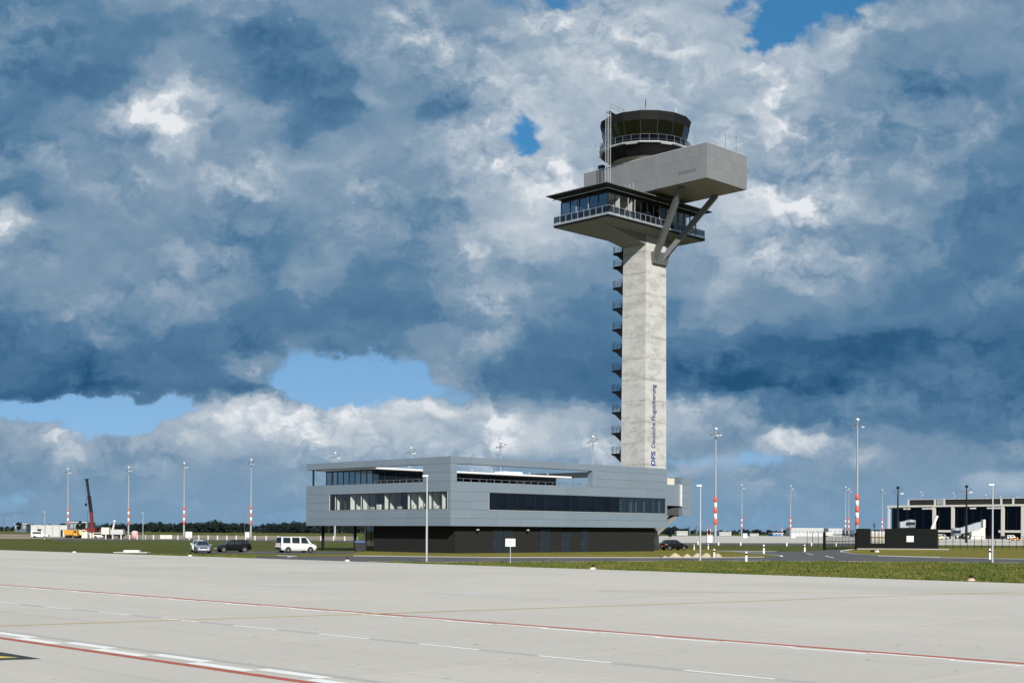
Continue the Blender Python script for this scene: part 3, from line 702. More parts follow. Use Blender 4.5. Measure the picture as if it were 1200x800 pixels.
# rooftop pavilion: white canopy slab, glazed walls
PX0, PX1, PY0, PY1 = 110.4, 146.0, 138.6, 149.6
part(MB().box(109.6, 137.3, 10.98, 148.2, 150.2, 11.2), 'pavilion_canopy', 'white_paint')
pf = MB(); nL = 8; nR = 18
for i in range(nL+1):
    yy = PY0+i*(148.9-PY0)/nL; pf.box(PX0-.05, yy-.05, 8.87, PX0+.05, yy+.05, 10.97)
for i in range(1, nR+1):
    xx = PX0+i*(PX1-PX0)/nR; pf.box(xx-.05, PY0-.05, 8.87, xx+.05, PY0+.05, 10.97)
pf.box(PX0+.051, PY0-.04, 10.80, PX1, PY0+.04, 10.96); pf.box(PX0-.04, PY0+.06, 10.80, PX0+.04, 148.85, 10.96)
pv = part(pf, 'pavilion_frame', 'frame_dark')
for i in range(nL):
    a = PY0+i*(148.9-PY0)/nL; b = PY0+(i+1)*(148.9-PY0)/nL
    boxo('pane', (PX0-.006, a+.04, 8.9), (PX0+.006, b-.04, 10.81), 'glass_tint' if i != 3 else 'glass_sky', pv, ORG)
for i in range(nR):
    a = PX0+i*(PX1-PX0)/nR; b = PX0+(i+1)*(PX1-PX0)/nR
    boxo('pane', (a+.04, PY0-.006, 8.9), (b-.04, PY0+.006, 10.81), 'glass_dark', pv, ORG)
part(MB().box(PX0+4, PY0+3.5, 8.87, PX1-1, PY0+3.7, 10.97).box(PX1-.1, PY0+.1, 8.87, PX1, PY1, 10.97), 'pavilion_wall', 'interior_dark')
# low rail, corner post, roof lamps and units on the terrace
rl = MB()
rl.beam((BX0+1.0, OL+.3, 9.35), (BX0+1.0, 137, 9.35), .05, .05); rl.beam((OR0+.5, BY0+1.0, 9.35), (OR1-.4, BY0+1.0, 9.35), .05, .05)
for i in range(9): rl.box(BX0+.97, OL+.5+i*1.3, 8.87, BX0+1.03, OL+.56+i*1.3, 9.35)
for i in range(19): rl.box(OR0+.6+i*1.35, BY0+.97, 8.87, OR0+.66+i*1.35, BY0+1.03, 9.35)
part(rl, 'terrace_rail', 'strut_grey')
part(MB().box(BX0+.25, 149.6, 8.87, BX0+.45, 149.8, 11.1), 'corner_post', 'frame_dark')
for i in range(9):
    x = 112+i*3.9; b = MB().tube((x, 137.6, 11.2), (x, 137.6, 11.42), .03).lathe([(.02, .2), (.12, .24), (.12, .32), (.02, .36)], 8, (x, 137.6, 11.2)); part(b, 'roof_light', 'lamp_head')
part(MB().box(137.2, 141.0, 11.21, 141.2, 143.0, 11.75), 'roof_unit', 'white_paint')
part(MB().box(110.6, 142.0, 11.21, 113.0, 143.5, 11.62), 'roof_unit', 'white_paint')
# charcoal ground floor, recessed
QX0, QY0, QX1, QY1 = 110.1, 121.75, 149.2, 149.2
part(MB().box(QX0, QY0, -.02, QX1, 138.0, 3.39).box(QX0+8, 138.0, -.02, QX1, QY1, 3.39), 'plinth', 'charcoal_cladding')
for x0, x1, zt in ((116.6, 118.3, 3.0), (118.6, 120.2, 2.95), (125.3, 127.2, 3.05), (129.4, 131.2, 2.6), (133.4, 134.8, 2.95)):
    d_ = part(MB().box(x0, QY0-.05, .0, x1, QY0-.003, zt), 'door', 'door_blue_grey')
    MB().box(x0+.15, QY0-.10, 1.0, x0+.19, QY0-.052, 1.25).build('handle', 'strut_grey', d_, ORG)
for x in (113.6, 122.6): # security cameras on small brackets under the overhang
    cm = part(MB().box(x, QY0-.5, 2.98, x+.08, QY0-.003, 3.04).box(x-.3, QY0-.62, 2.86, x+.05, QY0-.46, 3.0), 'security_camera', 'lamp_head')
# entrance under the left overhang: glazed lobby, columns
for yy in (141.9, 149.2): part(MB().box(QX0-.1, yy, -.02, QX0+.2, yy+.3, 3.39), 'column', 'frame_dark')
part(MB().box(QX0+2.2, 142.4, -.02, QX0+2.6, 142.8, 3.39), 'column', 'white_paint')
lf = MB()
for yy in (138.05, 139.1, 140.2): lf.box(QX0+.5, yy, 0, QX0+.58, yy+.08, 3.38)
lf.box(QX0+.5, 138.1, 2.2, QX0+.58, 140.2, 2.28)
lo_ = part(lf, 'lobby_frame', 'frame_dark')
for yy in (138.14, 139.19): boxo('pane', (QX0+.53, yy, .02), (QX0+.545, yy+.95, 3.36), 'glass_tint', lo_, ORG)
boxo('lobby_door', (QX0+.45, 138.25, .02), (QX0+.5, 138.55, 2.6), 'off_white', bld, ORG)
# cantilevered wing at the far end with its raking prop
WY = 124.0
part(MB().box(BX1+.02, WY, 6.75, 158.0, WY+4, 9.9), 'wing_link', 'panel_blue_grey')
part(MB().box(BX1+.02, WY+.6, 9.91, 157.4, WY+3.4, 10.9), 'wing_roof_box', 'cream')
part(MB().box(158.02, WY-.25, 6.7, 158.22, WY+4, 9.95), 'wing_edge', 'white_paint')
for i in range(5):
    z0 = 5.3+i*1.16; boxo('facade_panel', (158.24, WY-.3, z0+.011), (160.35, WY+3.8, z0+1.149), 'panel_blue_grey', bld, ORG)
part(MB().extr([(BX1+.02, WY+.4, 5.3), (158.22, WY+.4, 6.68), (158.22, WY+.4, 5.35), (154.6, WY+.4, 5.3)], (0, 3, 0)), 'wing_underside', 'dark_soffit')
part(MB().beam((158.6, WY+1.2, 5.5), (152.6, WY+1.2, 2.0), 1.0, .55), 'raking_prop', 'concrete_soffit')
part(MB().extr([(BX1-.06, BY0+.01, 3.4), (BX1+.02, BY0+.01, 5.3), (BX1+.02, BY0+.01, 3.4)], (0, .2, 0)), 'end_trim', 'panel_blue_grey')
vt = MB()
for i in range(4): vt.box(151.0, BY0+.5, 10.2+i*.42, 151.3, BY0+.8, 10.45+i*.42)
part(vt, 'ladder_rungs', 'black_metal')
# ------------------------------------------------------------------ control tower
TX, TY = 167.0, 138.65
TORG = (TX, TY, 0)
tw = thing('control_tower', 'tall concrete airport control tower with a flared glass cab, grey box and glazed deck', 'tower', TORG)
def tp(mb, name, m, parent=tw): return mb.build(name, m, parent, TORG)
def tbox(name, a, b, m, parent=tw): return boxo(name, a, b, m, parent, TORG)
# shaft in casting lifts with shadow joints
z = 0.0; LIFT = 3.45; ztop = 51.3
def half(z): t = z/52; return 2.78-.22*t, 2.62-.22*t
while z < ztop-.1:
    z1 = min(z+LIFT, ztop); (a0, b0_), (a1, b1_) = half(z), half(z1-.02)
    cut = 1.9 if z < 6 else 0.0
    tp(MB().hexa([(TX-a0, TY-b0_, z), (TX+a0-cut, TY-b0_, z), (TX+a0-cut, TY+b0_, z), (TX-a0, TY+b0_, z)], [(TX-a1, TY-b1_, z1-.02), (TX+a1-cut, TY-b1_, z1-.02), (TX+a1-cut, TY+b1_, z1-.02), (TX-a1, TY+b1_, z1-.02)]), 'shaft_lift', 'shaft_concrete')
    z = z1
tp(MB().box(TX-2.45, TY-2.3, 0, TX+.8, TY+2.3, 7).box(TX-2.45, TY-2.3, 7, TX+2.45, TY+2.3, ztop-.01), 'shaft_core', 'concrete_soffit')
# vertical lettering on the right-hand face
def text(body, size, offs, m, x_base, y_face, z0, length):
    cu = bpy.data.curves.new('t', 'FONT'); cu.body = body; cu.size = size; cu.offset = offs; cu.extrude = .012
    to = bpy.data.objects.new('t', cu); col.objects.link(to); bpy.context.view_layer.update()
    me = bpy.data.meshes.new_from_object(to.evaluated_get(bpy.context.evaluated_depsgraph_get())); bpy.data.objects.remove(to)
    co = np.empty(len(me.vertices)*3); me.vertices.foreach_get('co', co); co = co.reshape(-1, 3)
    k = length/(co[:, 0].max()-co[:, 0].min()); xs = (co[:, 0]-co[:, 0].min())*k
    out_ = np.c_[x_base-co[:, 1], np.full(len(co), y_face)-co[:, 2]-.014, z0+xs]-np.array(TORG)
    me.vertices.foreach_set('co', out_.ravel()); me.materials.clear(); me.materials.append(MAT[m]); me.update()
    o = bpy.data.objects.new('lettering', me); col.objects.link(o); o.parent = tw; return o
yf = TY-half(13.5)[1]
l1 = text('DFS', 1.45, .045, 'blue_letter', 166.85, yf, 13.55, 2.35); l1['label'] = 'bold blue letters DFS running up the tower shaft'
l2 = text('Deutsche Flugsicherung', 1.35, .018, 'grey_letter', 166.85, yf+.02, 16.45, 10.3); l2['label'] = 'blue lettering Deutsche Flugsicherung running up the shaft'
# outside stair on the rear left: landings with rails and raking flights
for k, zz in enumerate([49.45-.6, 46.57, 43.13, 39.7, 36.26, 32.89, 29.46, 26.02, 22.56, 19.15, 15.72, 12.3]):
    ys = TY+half(zz)[1]+.01
    pts = [(164.5, ys), (164.5, ys+1.95), (164.75, ys+2.5), (165.3, ys+2.75), (166.3, ys+2.75), (167.6, ys+1.9), (167.6, ys)]
    ld = tp(MB().prism([(p[0], p[1]) for p in pts][::-1], zz-.22, zz), 'stair_landing', 'black_metal')
    fl = MB()
    fl.extr([(164.55, ys, zz-1.75), (164.55, ys, zz-.23), (164.55, ys+2.2, zz-.23), (164.55, ys+1.5, zz-.55)], (.7, 0, 0))
    fl.build('stair_flight', 'black_metal', ld, TORG)
    rl = MB()
    ring = pts[:6]
    for a, b in zip(ring, ring[1:]):
        for hh in (.4, .75, 1.1): rl.tube((a[0]+.03, a[1]-.03, zz+hh), (b[0]+.03, b[1]-.03, zz+hh), .022, n=5)
    for a in ring[1:]: rl.tube((a[0]+.03, a[1]-.03, zz), (a[0]+.03, a[1]-.03, zz+1.1), .025, n=5)
    rl.tube((164.55, ys+.6, zz), (164.55, ys+.6, zz+1.1), .03, n=5)
    rl.extr([(165.0, ys+.02, zz), (165.0, ys+.02, zz+1.9), (165.0, ys+.35, zz+1.5), (165.0, ys+.75, zz+.6), (165.0, ys+.9, zz)], (.9, 0, 0))
    rl.build('stair_rail', 'black_metal', ld, TORG)
# deck slab, haunch under it
DX0, DX1, DY0, DY1, DZ = 152.2, 176.6, 133.6, 145.3, 51.85
tp(MB().box(DX0, DY0, 51.62, DX1, DY1, DZ), 'deck_edge', 'galvanised')
tp(MB().box(DX0+.03, DY0+.03, 51.30, DX1-.03, DY1-.03, 51.615), 'deck_fascia', 'black_metal')
sf = MB()
a, b = [(DX0+.25, DY0+.25, 51.295), (DX1-.25, DY0+.25, 51.295), (DX1-.25, DY1-.25, 51.295), (DX0+.25, DY1-.25, 51.295)], None
bt = [(156.4, 136.0, 50.75), (172.0, 136.0, 50.75), (172.0, 141.3, 50.75), (156.4, 141.3, 50.75)]
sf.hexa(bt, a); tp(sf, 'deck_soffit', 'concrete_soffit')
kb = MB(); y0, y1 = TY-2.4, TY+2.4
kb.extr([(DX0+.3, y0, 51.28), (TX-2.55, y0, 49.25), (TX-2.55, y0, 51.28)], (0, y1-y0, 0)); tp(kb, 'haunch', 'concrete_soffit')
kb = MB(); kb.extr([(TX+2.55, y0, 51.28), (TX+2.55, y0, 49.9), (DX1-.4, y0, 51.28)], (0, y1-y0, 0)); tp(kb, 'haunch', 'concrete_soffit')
# deck balustrade: posts, rails, dark infill panes
def rail_run(p0, p1, z0, ht, n, post='galvanised', pane='glass_rail', name='balustrade', parent=tw):
    p0, p1 = Vector((*p0, 0)), Vector((*p1, 0)); r = MB()
    for i in range(n+1):
        q = p0.lerp(p1, i/n); r.box(q.x-.024, q.y-.024, z0, q.x+.024, q.y+.024, z0+ht)
    r.beam((p0.x, p0.y, z0+ht), (p1.x, p1.y, z0+ht), .05, .045); r.beam((p0.x, p0.y, z0+.12), (p1.x, p1.y, z0+.12), .04, .04)
    o = tp(r, name, post, parent)
    for i in range(n):
        if not pane: break
        a, b = p0.lerp(p1, (i+.05)/n), p0.lerp(p1, (i+.95)/n)
        if abs(a.x-b.x) < .01: tbox('infill_pane', (a.x-.006, a.y, z0+.16), (a.x+.006, b.y, z0+ht-.06), pane, o)
        else: tbox('infill_pane', (a.x, a.y-.006, z0+.16), (b.x, a.y+.006, z0+ht-.06), pane, o)
    return o
glass('glass_infill', (.28, .32, .36), .03)
rail_run((DX0+.08, DY0+.08), (DX0+.08, DY1-.08), DZ, 1.15, 9, pane='glass_infill')
rail_run((DX0+.08, DY0+.08), (DX1-.08, DY0+.08), DZ, 1.15, 19, pane='glass_infill')
rail_run((DX1-.08, DY0+.08), (DX1-.08, DY1-.08), DZ, 1.15, 8, pane=None)
rail_run((DX0+.08, DY1-.08), (DX1-.08, DY1-.08), DZ, 1.15, 16, pane=None)
# glazed storey
GX0, GX1, GY0, GY1, GZ = 153.1, 175.2, 134.5, 144.4, 55.35
fr = MB(); nX, nY = 14, 5
fr.box(GX0-.08, GY0-.08, DZ, GX1+.08, GY0+.08, DZ+.15); fr.box(GX0-.08, GY0+.081, DZ, GX0+.08, GY1, DZ+.15)
fr.box(GX0-.08, GY0-.08, GZ-.15, GX1+.08, GY0+.08, GZ+.35); fr.box(GX0-.08, GY0+.081, GZ-.15, GX0+.08, GY1, GZ+.35)
for i in range(nX+1):
    x = GX0+i*(GX1-GX0)/nX; fr.box(x-.07, GY0-.07, DZ+.15, x+.07, GY0+.07, GZ-.15)
for i in range(1, nY+1):
    y_ = GY0+i*(GY1-GY0)/nY; fr.box(GX0-.07, y_-.07, DZ+.15, GX0+.07, y_+.07, GZ-.15)
fo = tp(fr, 'glazing_frame', 'frame_dark')
for i in range(nX):
    a, b = GX0+i*(GX1-GX0)/nX+.06, GX0+(i+1)*(GX1-GX0)/nX-.06
    tbox('pane', (a, GY0-.01, DZ+.14), (b, GY0+.01, GZ-.14), 'glass_clear' if i < 5 else ('glass_dark' if i < 9 else 'glass_clear'), fo)
for i in range(nY):
    a, b = GY0+i*(GY1-GY0)/nY+.06, GY0+(i+1)*(GY1-GY0)/nY-.06
    tbox('pane', (GX0-.01, a, DZ+.14), (GX0+.01, b, GZ-.14), 'glass_sky', fo)
for x, y_ in ((GX0, GY0+4.0), (GX0, GY0+6.6)): tp(MB().box(x-.13, y_-.05, DZ+.1, x-.08, y_+.05, GZ-.1), 'glazing_fin', 'sill_metal')
for x in (GX0+6.3, GX0+4.7, GX0+12.5): tp(MB().box(x-.05, GY0-.13, DZ+.1, x+.05, GY0-.08, GZ-.1), 'glazing_fin', 'sill_metal')
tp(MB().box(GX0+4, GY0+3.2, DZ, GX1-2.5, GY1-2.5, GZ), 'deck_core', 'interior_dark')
tp(MB().box(GX0+.1, GY0+.1, GZ+.02, GX1, GY1, GZ+.3), 'deck_ceiling', 'ceiling_grey')
for x0, x1 in ((GX0+3.0, GX0+3.12), (GX0+6.0, GX0+6.12), (GX0+17.6, GX0+17.72), (GX0+19.8, GX0+19.92)):
    tbox('partition', (x0, GY0+.3, DZ+.01), (x1, GY0+3.1, GZ), 'interior_white')
for x0 in (GX0+1.2, GX0+4.3, GX0+7.5): tbox('desk', (x0, GY0+.5, DZ+.01), (x0+1.2, GY0+1.1, DZ+.75), 'off_white')
# oversailing thin roof with bright drip edge
RX0, RX1, RY0, RY1 = 151.0, 177.7, 133.0, 145.8
tp(MB().hexa([(RX0+1.3, RY0+.9, 55.72), (RX1-1.3, RY0+.9, 55.72), (RX1-1.3, RY1-.9, 55.72), (RX0+1.3, RY1-.9, 55.72)], [(RX0, RY0, 56.12), (RX1, RY0, 56.12), (RX1, RY1, 56.12), (RX0, RY1, 56.12)]), 'deck_roof_underside', 'frame_dark')
tp(MB().box(RX0-.02, RY0-.02, 56.125, RX1+.02, RY1+.02, 56.26), 'deck_roof', 'strut_grey')
tr = MB()
for i in range(12): tr.box(RX0+1.15, RY0+.9+i*.98, 55.66, RX0+1.29, RY0+1.75+i*.98, 55.74)
for i in range(24): tr.box(RX0+1.2+i*1.02, RY0+.76, 55.66, RX0+2.1+i*1.02, RY0+.89, 55.74)
tp(tr, 'edge_light', 'lamp_head')
for y_, hh in ((137.5, 1.0), (139.0, .5), (141.5, .5), (144.0, .4)): tp(MB().tube((RX0+.6, y_, 56.26), (RX0+.6, y_, 56.26+hh), .03).box(RX0+.5, y_-.2, 56.26, RX0+.7, y_+.2, 56.36), 'roof_antenna', 'strut_grey')
# cantilevered equipment box in panels
KX0, KX1, KY0, KY1, KZ0, KZ1 = 162.1, 172.55, 122.4, 147.8, 57.0, 62.4
tp(MB().box(KX0+.05, KY0+.05, KZ0+.05, KX1-.05, KY1-.05, KZ1-.05), 'box_frame', 'panel_gap')
NYB, NXB, NZB = 30, 12, 3
jy = (KY1-KY0)/NYB; jx = (KX1-KX0)/NXB; jz = (KZ1-KZ0)/NZB; q = .007
for k in range(NZB):
    for i in range(NYB): tbox('cladding_panel', (KX0, KY0+.05+i*(jy-.002)+q, KZ0+k*jz+q), (KX0+.049, KY0+.05+(i+1)*(jy-.002)-q, KZ0+(k+1)*jz-q), 'grey_panel_box')
    for i in range(NXB): tbox('cladding_panel', (KX0+i*jx+q, KY0, KZ0+k*jz+q), (KX0+(i+1)*jx-q, KY0+.049, KZ0+(k+1)*jz-q), 'grey_panel_box')
for i in range(12):
    for k in range(4): tbox('soffit_panel', (KX0+.06+k*2.58+q, KY0+.06+i*2.1+q, KZ0), (KX0+.06+(k+1)*2.58-q, KY0+.06+(i+1)*2.1-q, KZ0+.049), 'soffit_brown')
tp(MB().box(KX0-.03, KY0-.03, KZ1-.049, KX1+.03, KY1+.03, KZ1+.05), 'parapet_cap', 'sill_metal')
lv = MB()
for i in range(7): lv.box(KX0-.02, 124.4+i*.5, 58.35, KX0-.002, 124.75+i*.5, 58.8)
tp(lv, 'vent_grille', 'strut_grey')
tp(MB().box(165.2, 124.5, KZ1+.06, 167.4, 126.6, KZ1+.75), 'rooftop_unit', 'dark_soffit'); tp(MB().box(162.6, 144.2, KZ1+.06, 163.5, 145.1, KZ1+.9), 'rooftop_unit', 'dark_soffit')
for x, y_, hh in ((167.5, 122.9, 2.6), (170.2, 122.8, 2.7), (162.6, 142.8, 2.0), (162.5, 139.0, 1.9)): tp(MB().tube((x, y_, KZ1), (x, y_, KZ1+hh), .05, .03).tube((x, y_, KZ1+hh-.25), (x, y_, KZ1+hh), .08), 'roof_antenna', 'strut_grey')
# V struts
s0 = Vector((166.3, 136.1, 46.9)); s1 = Vector((167.7, 136.1, 47.0))
st = MB(); st.beam(s0, (163.6, 128.4, 57.05), .8, .8); tp(st, 'strut', 'strut_grey')
st = MB(); st.beam(s1+Vector((.4, 0, 0)), (171.9, 127.9, 57.05), .8, .8); tp(st, 'strut', 'strut_grey')
tp(MB().hexa([(165.85, 135.75, 46.4), (169.3, 135.75, 46.4), (169.3, 136.4, 46.3), (165.85, 136.4, 46.3)], [(165.6, 135.2, 48.2), (169.3, 135.2, 48.2), (169.3, 136.4, 48.2), (165.6, 136.4, 48.2)]), 'strut_shoe', 'strut_grey')
# visual control room: cone, walkway ring, outward-leaning glass, roof
NS = 16; A0 = math.pi/NS+R(44.6)
tp(MB().lathe([(4.9, 62.40), (6.9, 64.2), (7.15, 64.45), (7.15, 64.6)], NS, (TX, TY, 0), False, a0=A0), 'cab_base', 'cab_black')
tp(MB().lathe([(4.98, 62.47), (5.65, 63.06), (5.68, 63.07)], 48, (TX, TY, -.06), True, a0=A0, cap=False), 'base_ring', 'soffit_brown')
tp(MB().lathe([(6.0, 64.62), (7.55, 64.62), (7.62, 64.72), (7.55, 64.86), (6.0, 64.86)], NS, (TX, TY, 0), False, a0=A0), 'walkway', 'galvanised')
wk = MB()
for i in range(NS):
    if i % 2: continue
    t = A0+2*math.pi*(i+.5)/NS
    wk.beam((TX+6.6*math.cos(t), TY+6.6*math.sin(t), 64.55), (TX+7.4*math.cos(t), TY+7.4*math.sin(t), 64.55), 1.9, .06)
tp(wk, 'walkway_grating', 'off_white')
gr = MB(); gp = []
def cpt(r, z, i, off=0.0): t = A0+2*math.pi*(i+off)/NS; return Vector((TX+r*math.cos(t), TY+r*math.sin(t), z))
rr0, rr1, zg0, zg1 = 6.25, 7.18, 64.9, 68.35
for i in range(NS): gr.beam(cpt(rr0, zg0, i), cpt(rr1, zg1, i), .14, .14)
for i in range(NS): gr.beam(cpt(rr0+.02, zg0+.08, i), cpt(rr0+.02, zg0+.08, i+1), .14, .16)
cg = tp(gr, 'cab_frame', 'frame_dark')
for i in range(NS):
    a, b, c_, d_ = cpt(rr0, zg0, i), cpt(rr0, zg0, i+1), cpt(rr1, zg1, i+1), cpt(rr1, zg1, i)
    nn = ((b-a).cross(d_-a)).normalized()*.02
    MB().extr([a, b, c_, d_], nn).build('pane', 'glass_cab', cg, TORG)
tp(MB().lathe([(7.15, 68.3), (7.50, 69.65), (7.35, 69.75), (0.01, 69.95)], NS, (TX, TY, 0), False, a0=A0), 'cab_roof', 'cab_black')
tp(MB().lathe([(7.10, 68.28), (0.01, 68.28)], NS, (TX, TY, 0), False, a0=A0, cap=False), 'cab_ceiling', 'ceiling_grey')
tp(MB().lathe([(6.1, 64.9), (4.3, 65.0), (4.2, 65.9), (3.2, 66.0), (3.1, 65.0), (.01, 65.0)], NS, (TX, TY, 0), False, a0=A0, cap=False), 'console', 'interior_dark')
tp(MB().lathe([(.5, 65.0), (.5, 68.28)], 12, (TX, TY, 0), True), 'cab_core', 'soffit_brown')
rg = MB()
for i in range(NS*2):
    rg.tube(cpt(7.42, 64.86, i/2), cpt(7.42, 65.95, i/2), .022, n=5); rg.tube(cpt(7.42, 65.95, i/2), cpt(7.42, 65.95, (i+1)/2), .028, n=5)
    rg.tube(cpt(7.42, 65.2, i/2), cpt(7.42, 65.2, (i+1)/2), .02, n=5)
ro_ = tp(rg, 'walkway_rail', 'strut_grey')
for i in range(NS*2):
    a, b = cpt(7.42, 64.95, i/2+.04), cpt(7.42, 64.95, i/2+.46); MB().extr([a, b, b+Vector((0, 0, .92)), a+Vector((0, 0, .92))], (.006, .006, 0)).build('infill_pane', 'glass_rail', ro_, TORG)
# ladder mast beside the cab, roof masts and lamps
mx, my = 159.3, 140.0
lm = MB()
for dx in (-.28, .28):
    for dy in (-.28, .28): lm.box(mx+dx-.04, my+dy-.04, 56.27, mx+dx+.04, my+dy+.04, 70.6)
zz = 56.6
while zz < 70.4:
    lm.box(mx-.28, my-.31, zz, mx+.28, my-.27, zz+.04); lm.box(mx-.31, my-.28, zz, mx-.27, my+.28, zz+.04); zz += .32
tp(lm, 'ladder_mast', 'galvanised')
tp(MB().beam((mx, my, 70.3), (162.5, my, 69.9), .8, .08).beam((mx, my-.5, 71.5), (162.8, my-.5, 71.1), .04, .04).beam((mx, my-.5, 71.0), (162.8, my-.5, 70.6), .04, .04).tube((162.5, my-.5, 69.9), (162.5, my-.5, 71.2), .04).tube((mx, my-.5, 70.3), (mx, my-.5, 71.5), .04), 'roof_gangway', 'strut_grey')
tp(MB().tube((mx+.2, my, 64.7), (160.5, my, 64.7), .05).tube((mx, my, 67.5), (161, my, 67.4), .04), 'mast_brace', 'strut_grey')
hp = [(161.75, 143.9, 64.9), (161.45, 144.2, 65.6), (161.5, 144.1, 66.3), (162.0, 143.6, 66.7)]
tp(MB().path(hp, .05), 'safety_hoop', 'steel')
for p in ((158.2, 138.4, 57.25), (158.6, 137.2, 57.6)): tp(MB().lathe([(.01, -.3), (.22, -.2), (.3, 0), (.22, .2), (.01, .3)], 12, p).tube((p[0], p[1], 56.27), (p[0], p[1], p[2]-.2), .04), 'floodlight', 'lamp_head')
tp(MB().beam((158.4, 135.6, 56.9), (158.4, 133.9, 56.9), .04, .04).beam((158.4, 135.6, 57.5), (158.4, 133.9, 57.5), .04, .04).tube((158.4, 135.6, 56.2), (158.4, 135.6, 57.6), .03).tube((158.4, 134.7, 56.2), (158.4, 134.7, 57.6), .03).tube((158.4, 133.9, 56.2), (158.4, 133.9, 57.6), .03), 'roof_guard_rail', 'steel')
mm = MB()
tp(MB().tube((TX, TY, 69.9), (TX, TY, 72.6), .10, n=8), 'obstruction_mast', 'signal_red'); tp(MB().tube((TX, TY, 72.6), (TX, TY, 73.8), .06, n=8), 'obstruction_mast_tip', 'black_metal')
tp(MB().tube((TX+2.6, TY-4.3, 69.7), (TX+2.6, TY-4.3, 72.0), .05).tube((TX+2.6, TY-4.3, 70.2), (TX+3.0, TY-4.7, 70.2), .04).lathe([(.01, -.25), (.22, -.1), (.22, .1), (.01, .25)], 10, (TX+3.0, TY-4.7, 70.4)), 'roof_beacon', 'lamp_head')
tp(MB().tube((TX+4.4, TY-4.6, 69.6), (TX+4.4, TY-4.6, 70.6), .07), 'roof_antenna', 'sill_metal')
# ------------------------------------------------------------------ street furniture
def street_lamp(pos, ht, rz, label):
    t = thing('street_lamp', label, 'lamp post', pos, rz, 'slim galvanised street lamps')
    MB().tube((0, 0, -.03), (0, 0, ht*.45), .10, .085, 10).tube((0, 0, ht*.45), (0, 0, ht), .085, .06, 10).build('pole', 'galvanised', t)
    MB().box(-.13, -.13, -.03, .13, .13, .04).build('base_plate', 'steel', t)
    MB().hexa([(-.42, -.1, ht), (.08, -.1, ht-.02), (.08, .1, ht-.02), (-.42, .1, ht)], [(-.38, -.08, ht+.07), (.08, -.08, ht+.10), (.08, .08, ht+.10), (-.38, .08, ht+.07)]).build('lamp_head', 'lamp_head', t)
    MB().box(-.36, -.07, ht-.025, -.1, .07, ht-.017).build('lens', 'lamp_clear', t)
    return t
ca = math.atan2(-SP, CP)   # direction pointing right as seen from the apron
street_lamp(G(500, 658.6), 7.5, ca, 'slim galvanised street lamp on the verge in front of the building corner window')
street_lamp(G(820.5, 656.4), 7.3, ca+.1, 'slim galvanised street lamp standing beside the sand heaps')
street_lamp(G(1163, 659.2), 7.4, ca, 'slim galvanised street lamp on the verge before the terminal')
street_lamp(G(52.3, 631.7), 7.2, ca, 'distant street lamp in front of the white site office')
street_lamp(G(167.5, 631.9), 7.2, ca, 'distant street lamp beside the concrete blocks')
# sign on a post
sp = G(598, 660.2)
t = thing('sign_post', 'small white two-line notice board on a thin post at the road verge', 'sign', sp, ca)
MB().tube((0, 0, -.03), (0, 0, 2.05), .04, n=8).build('post', 'galvanised', t)
b = MB().box(-.42, -.05, 1.47, .42, -.03, 2.13).build('board', 'band_white', t)
pr = MB()
xx = -.28
for wv in (.10, .07, .12, .05, .09):
    pr.box(xx, -.056, 1.83, xx+wv, -.051, 1.91); xx += wv+.03
xx = -.12
for wv in (.06, .05, .08): pr.box(xx, -.056, 1.66, xx+wv, -.051, 1.73); xx += wv+.03
pr.build('print', 'strut_grey', b)
# low edge marker lights along the apron
def edge_light(p, label):
    t = thing('edge_light', label, 'marker light', p, 0, 'low marker lights along the apron edge')
    MB().lathe([(.24, 0), (.24, .05), (.17, .13), (.10, .18)], 12).build('base', 'band_white', t)
    MB().lathe([(.16, .10), (.20, .11), (.18, .16), (.14, .16)], 12).build('collar', 'marker_orange', t)
    MB().lathe([(.10, .18), (.11, .31), (.06, .36), (.01, .37)], 10).build('lens', 'black_metal', t)
for q, nm in (((60, 647.2), 'opposite the white site office'), ((206, 651.6), 'beside the parked silver car'), ((407, 657.3), 'at the mouth of the road'), ((692, 666.9), 'below the blue-grey building doors'), ((1138, 680.6), 'below the terminal end')):
    p = G(*q); p.x = max(p.x, 71.6); edge_light(p, 'low white and orange edge light with dark lens '+nm)
# concrete inspection slab in the grass
p = G(155, 647.0)
t = thing('inspection_chamber', 'flat pale concrete inspection slab with raised lid lying in the verge grass', 'slab', p, ca)
MB().box(-2.0, -.8, -.03, 2.0, .8, .05).build('slab', 'off_white', t); MB().box(-.9, -.5, .05, .9, .5, .28).build('lid', 'white_paint', t)
# delineator posts
def delineator(px, py, ht=1.05, red=False, label='', sc_=1.0):
    p = G(px, py)
    t = thing('delineator_post', label, 'marker post', p, ca, 'road marker posts')
    w2 = .075*sc_
    if red:
        n = 5
        for i in range(n):
            MB().tube((0, 0, i*ht/n-.02*(i == 0)), (0, 0, (i+1)*ht/n), w2*1.2, n=10).build('red_band' if i % 2 == 0 else 'white_band', 'lamp_red' if i % 2 == 0 else 'band_white', t)
    else:
        MB().box(-w2, -w2*.6, -.03, w2, w2*.6, ht*.62).build('post', 'band_white', t); MB().box(-w2*1.02, -w2*.62, ht*.62, w2*1.02, w2*.62, ht*.8).build('black_band', 'black_metal', t)
        MB().hexa([(-w2, -w2*.6, ht*.8), (w2, -w2*.6, ht*.8), (w2, w2*.6, ht*.8), (-w2, w2*.6, ht*.8)], [(-w2*.8, -w2*.6, ht), (w2*.8, -w2*.6, ht-.06), (w2*.8, w2*.6, ht-.06), (-w2*.8, w2*.6, ht)]).build('cap', 'band_white', t)
delineator(874.5, 657.9, 1.0, label='white marker post with black band on the verge right of the lamp', sc_=1.25)
delineator(837, 653.2, 1.0, label='white marker post with black band behind the last sand heap', sc_=1.2)
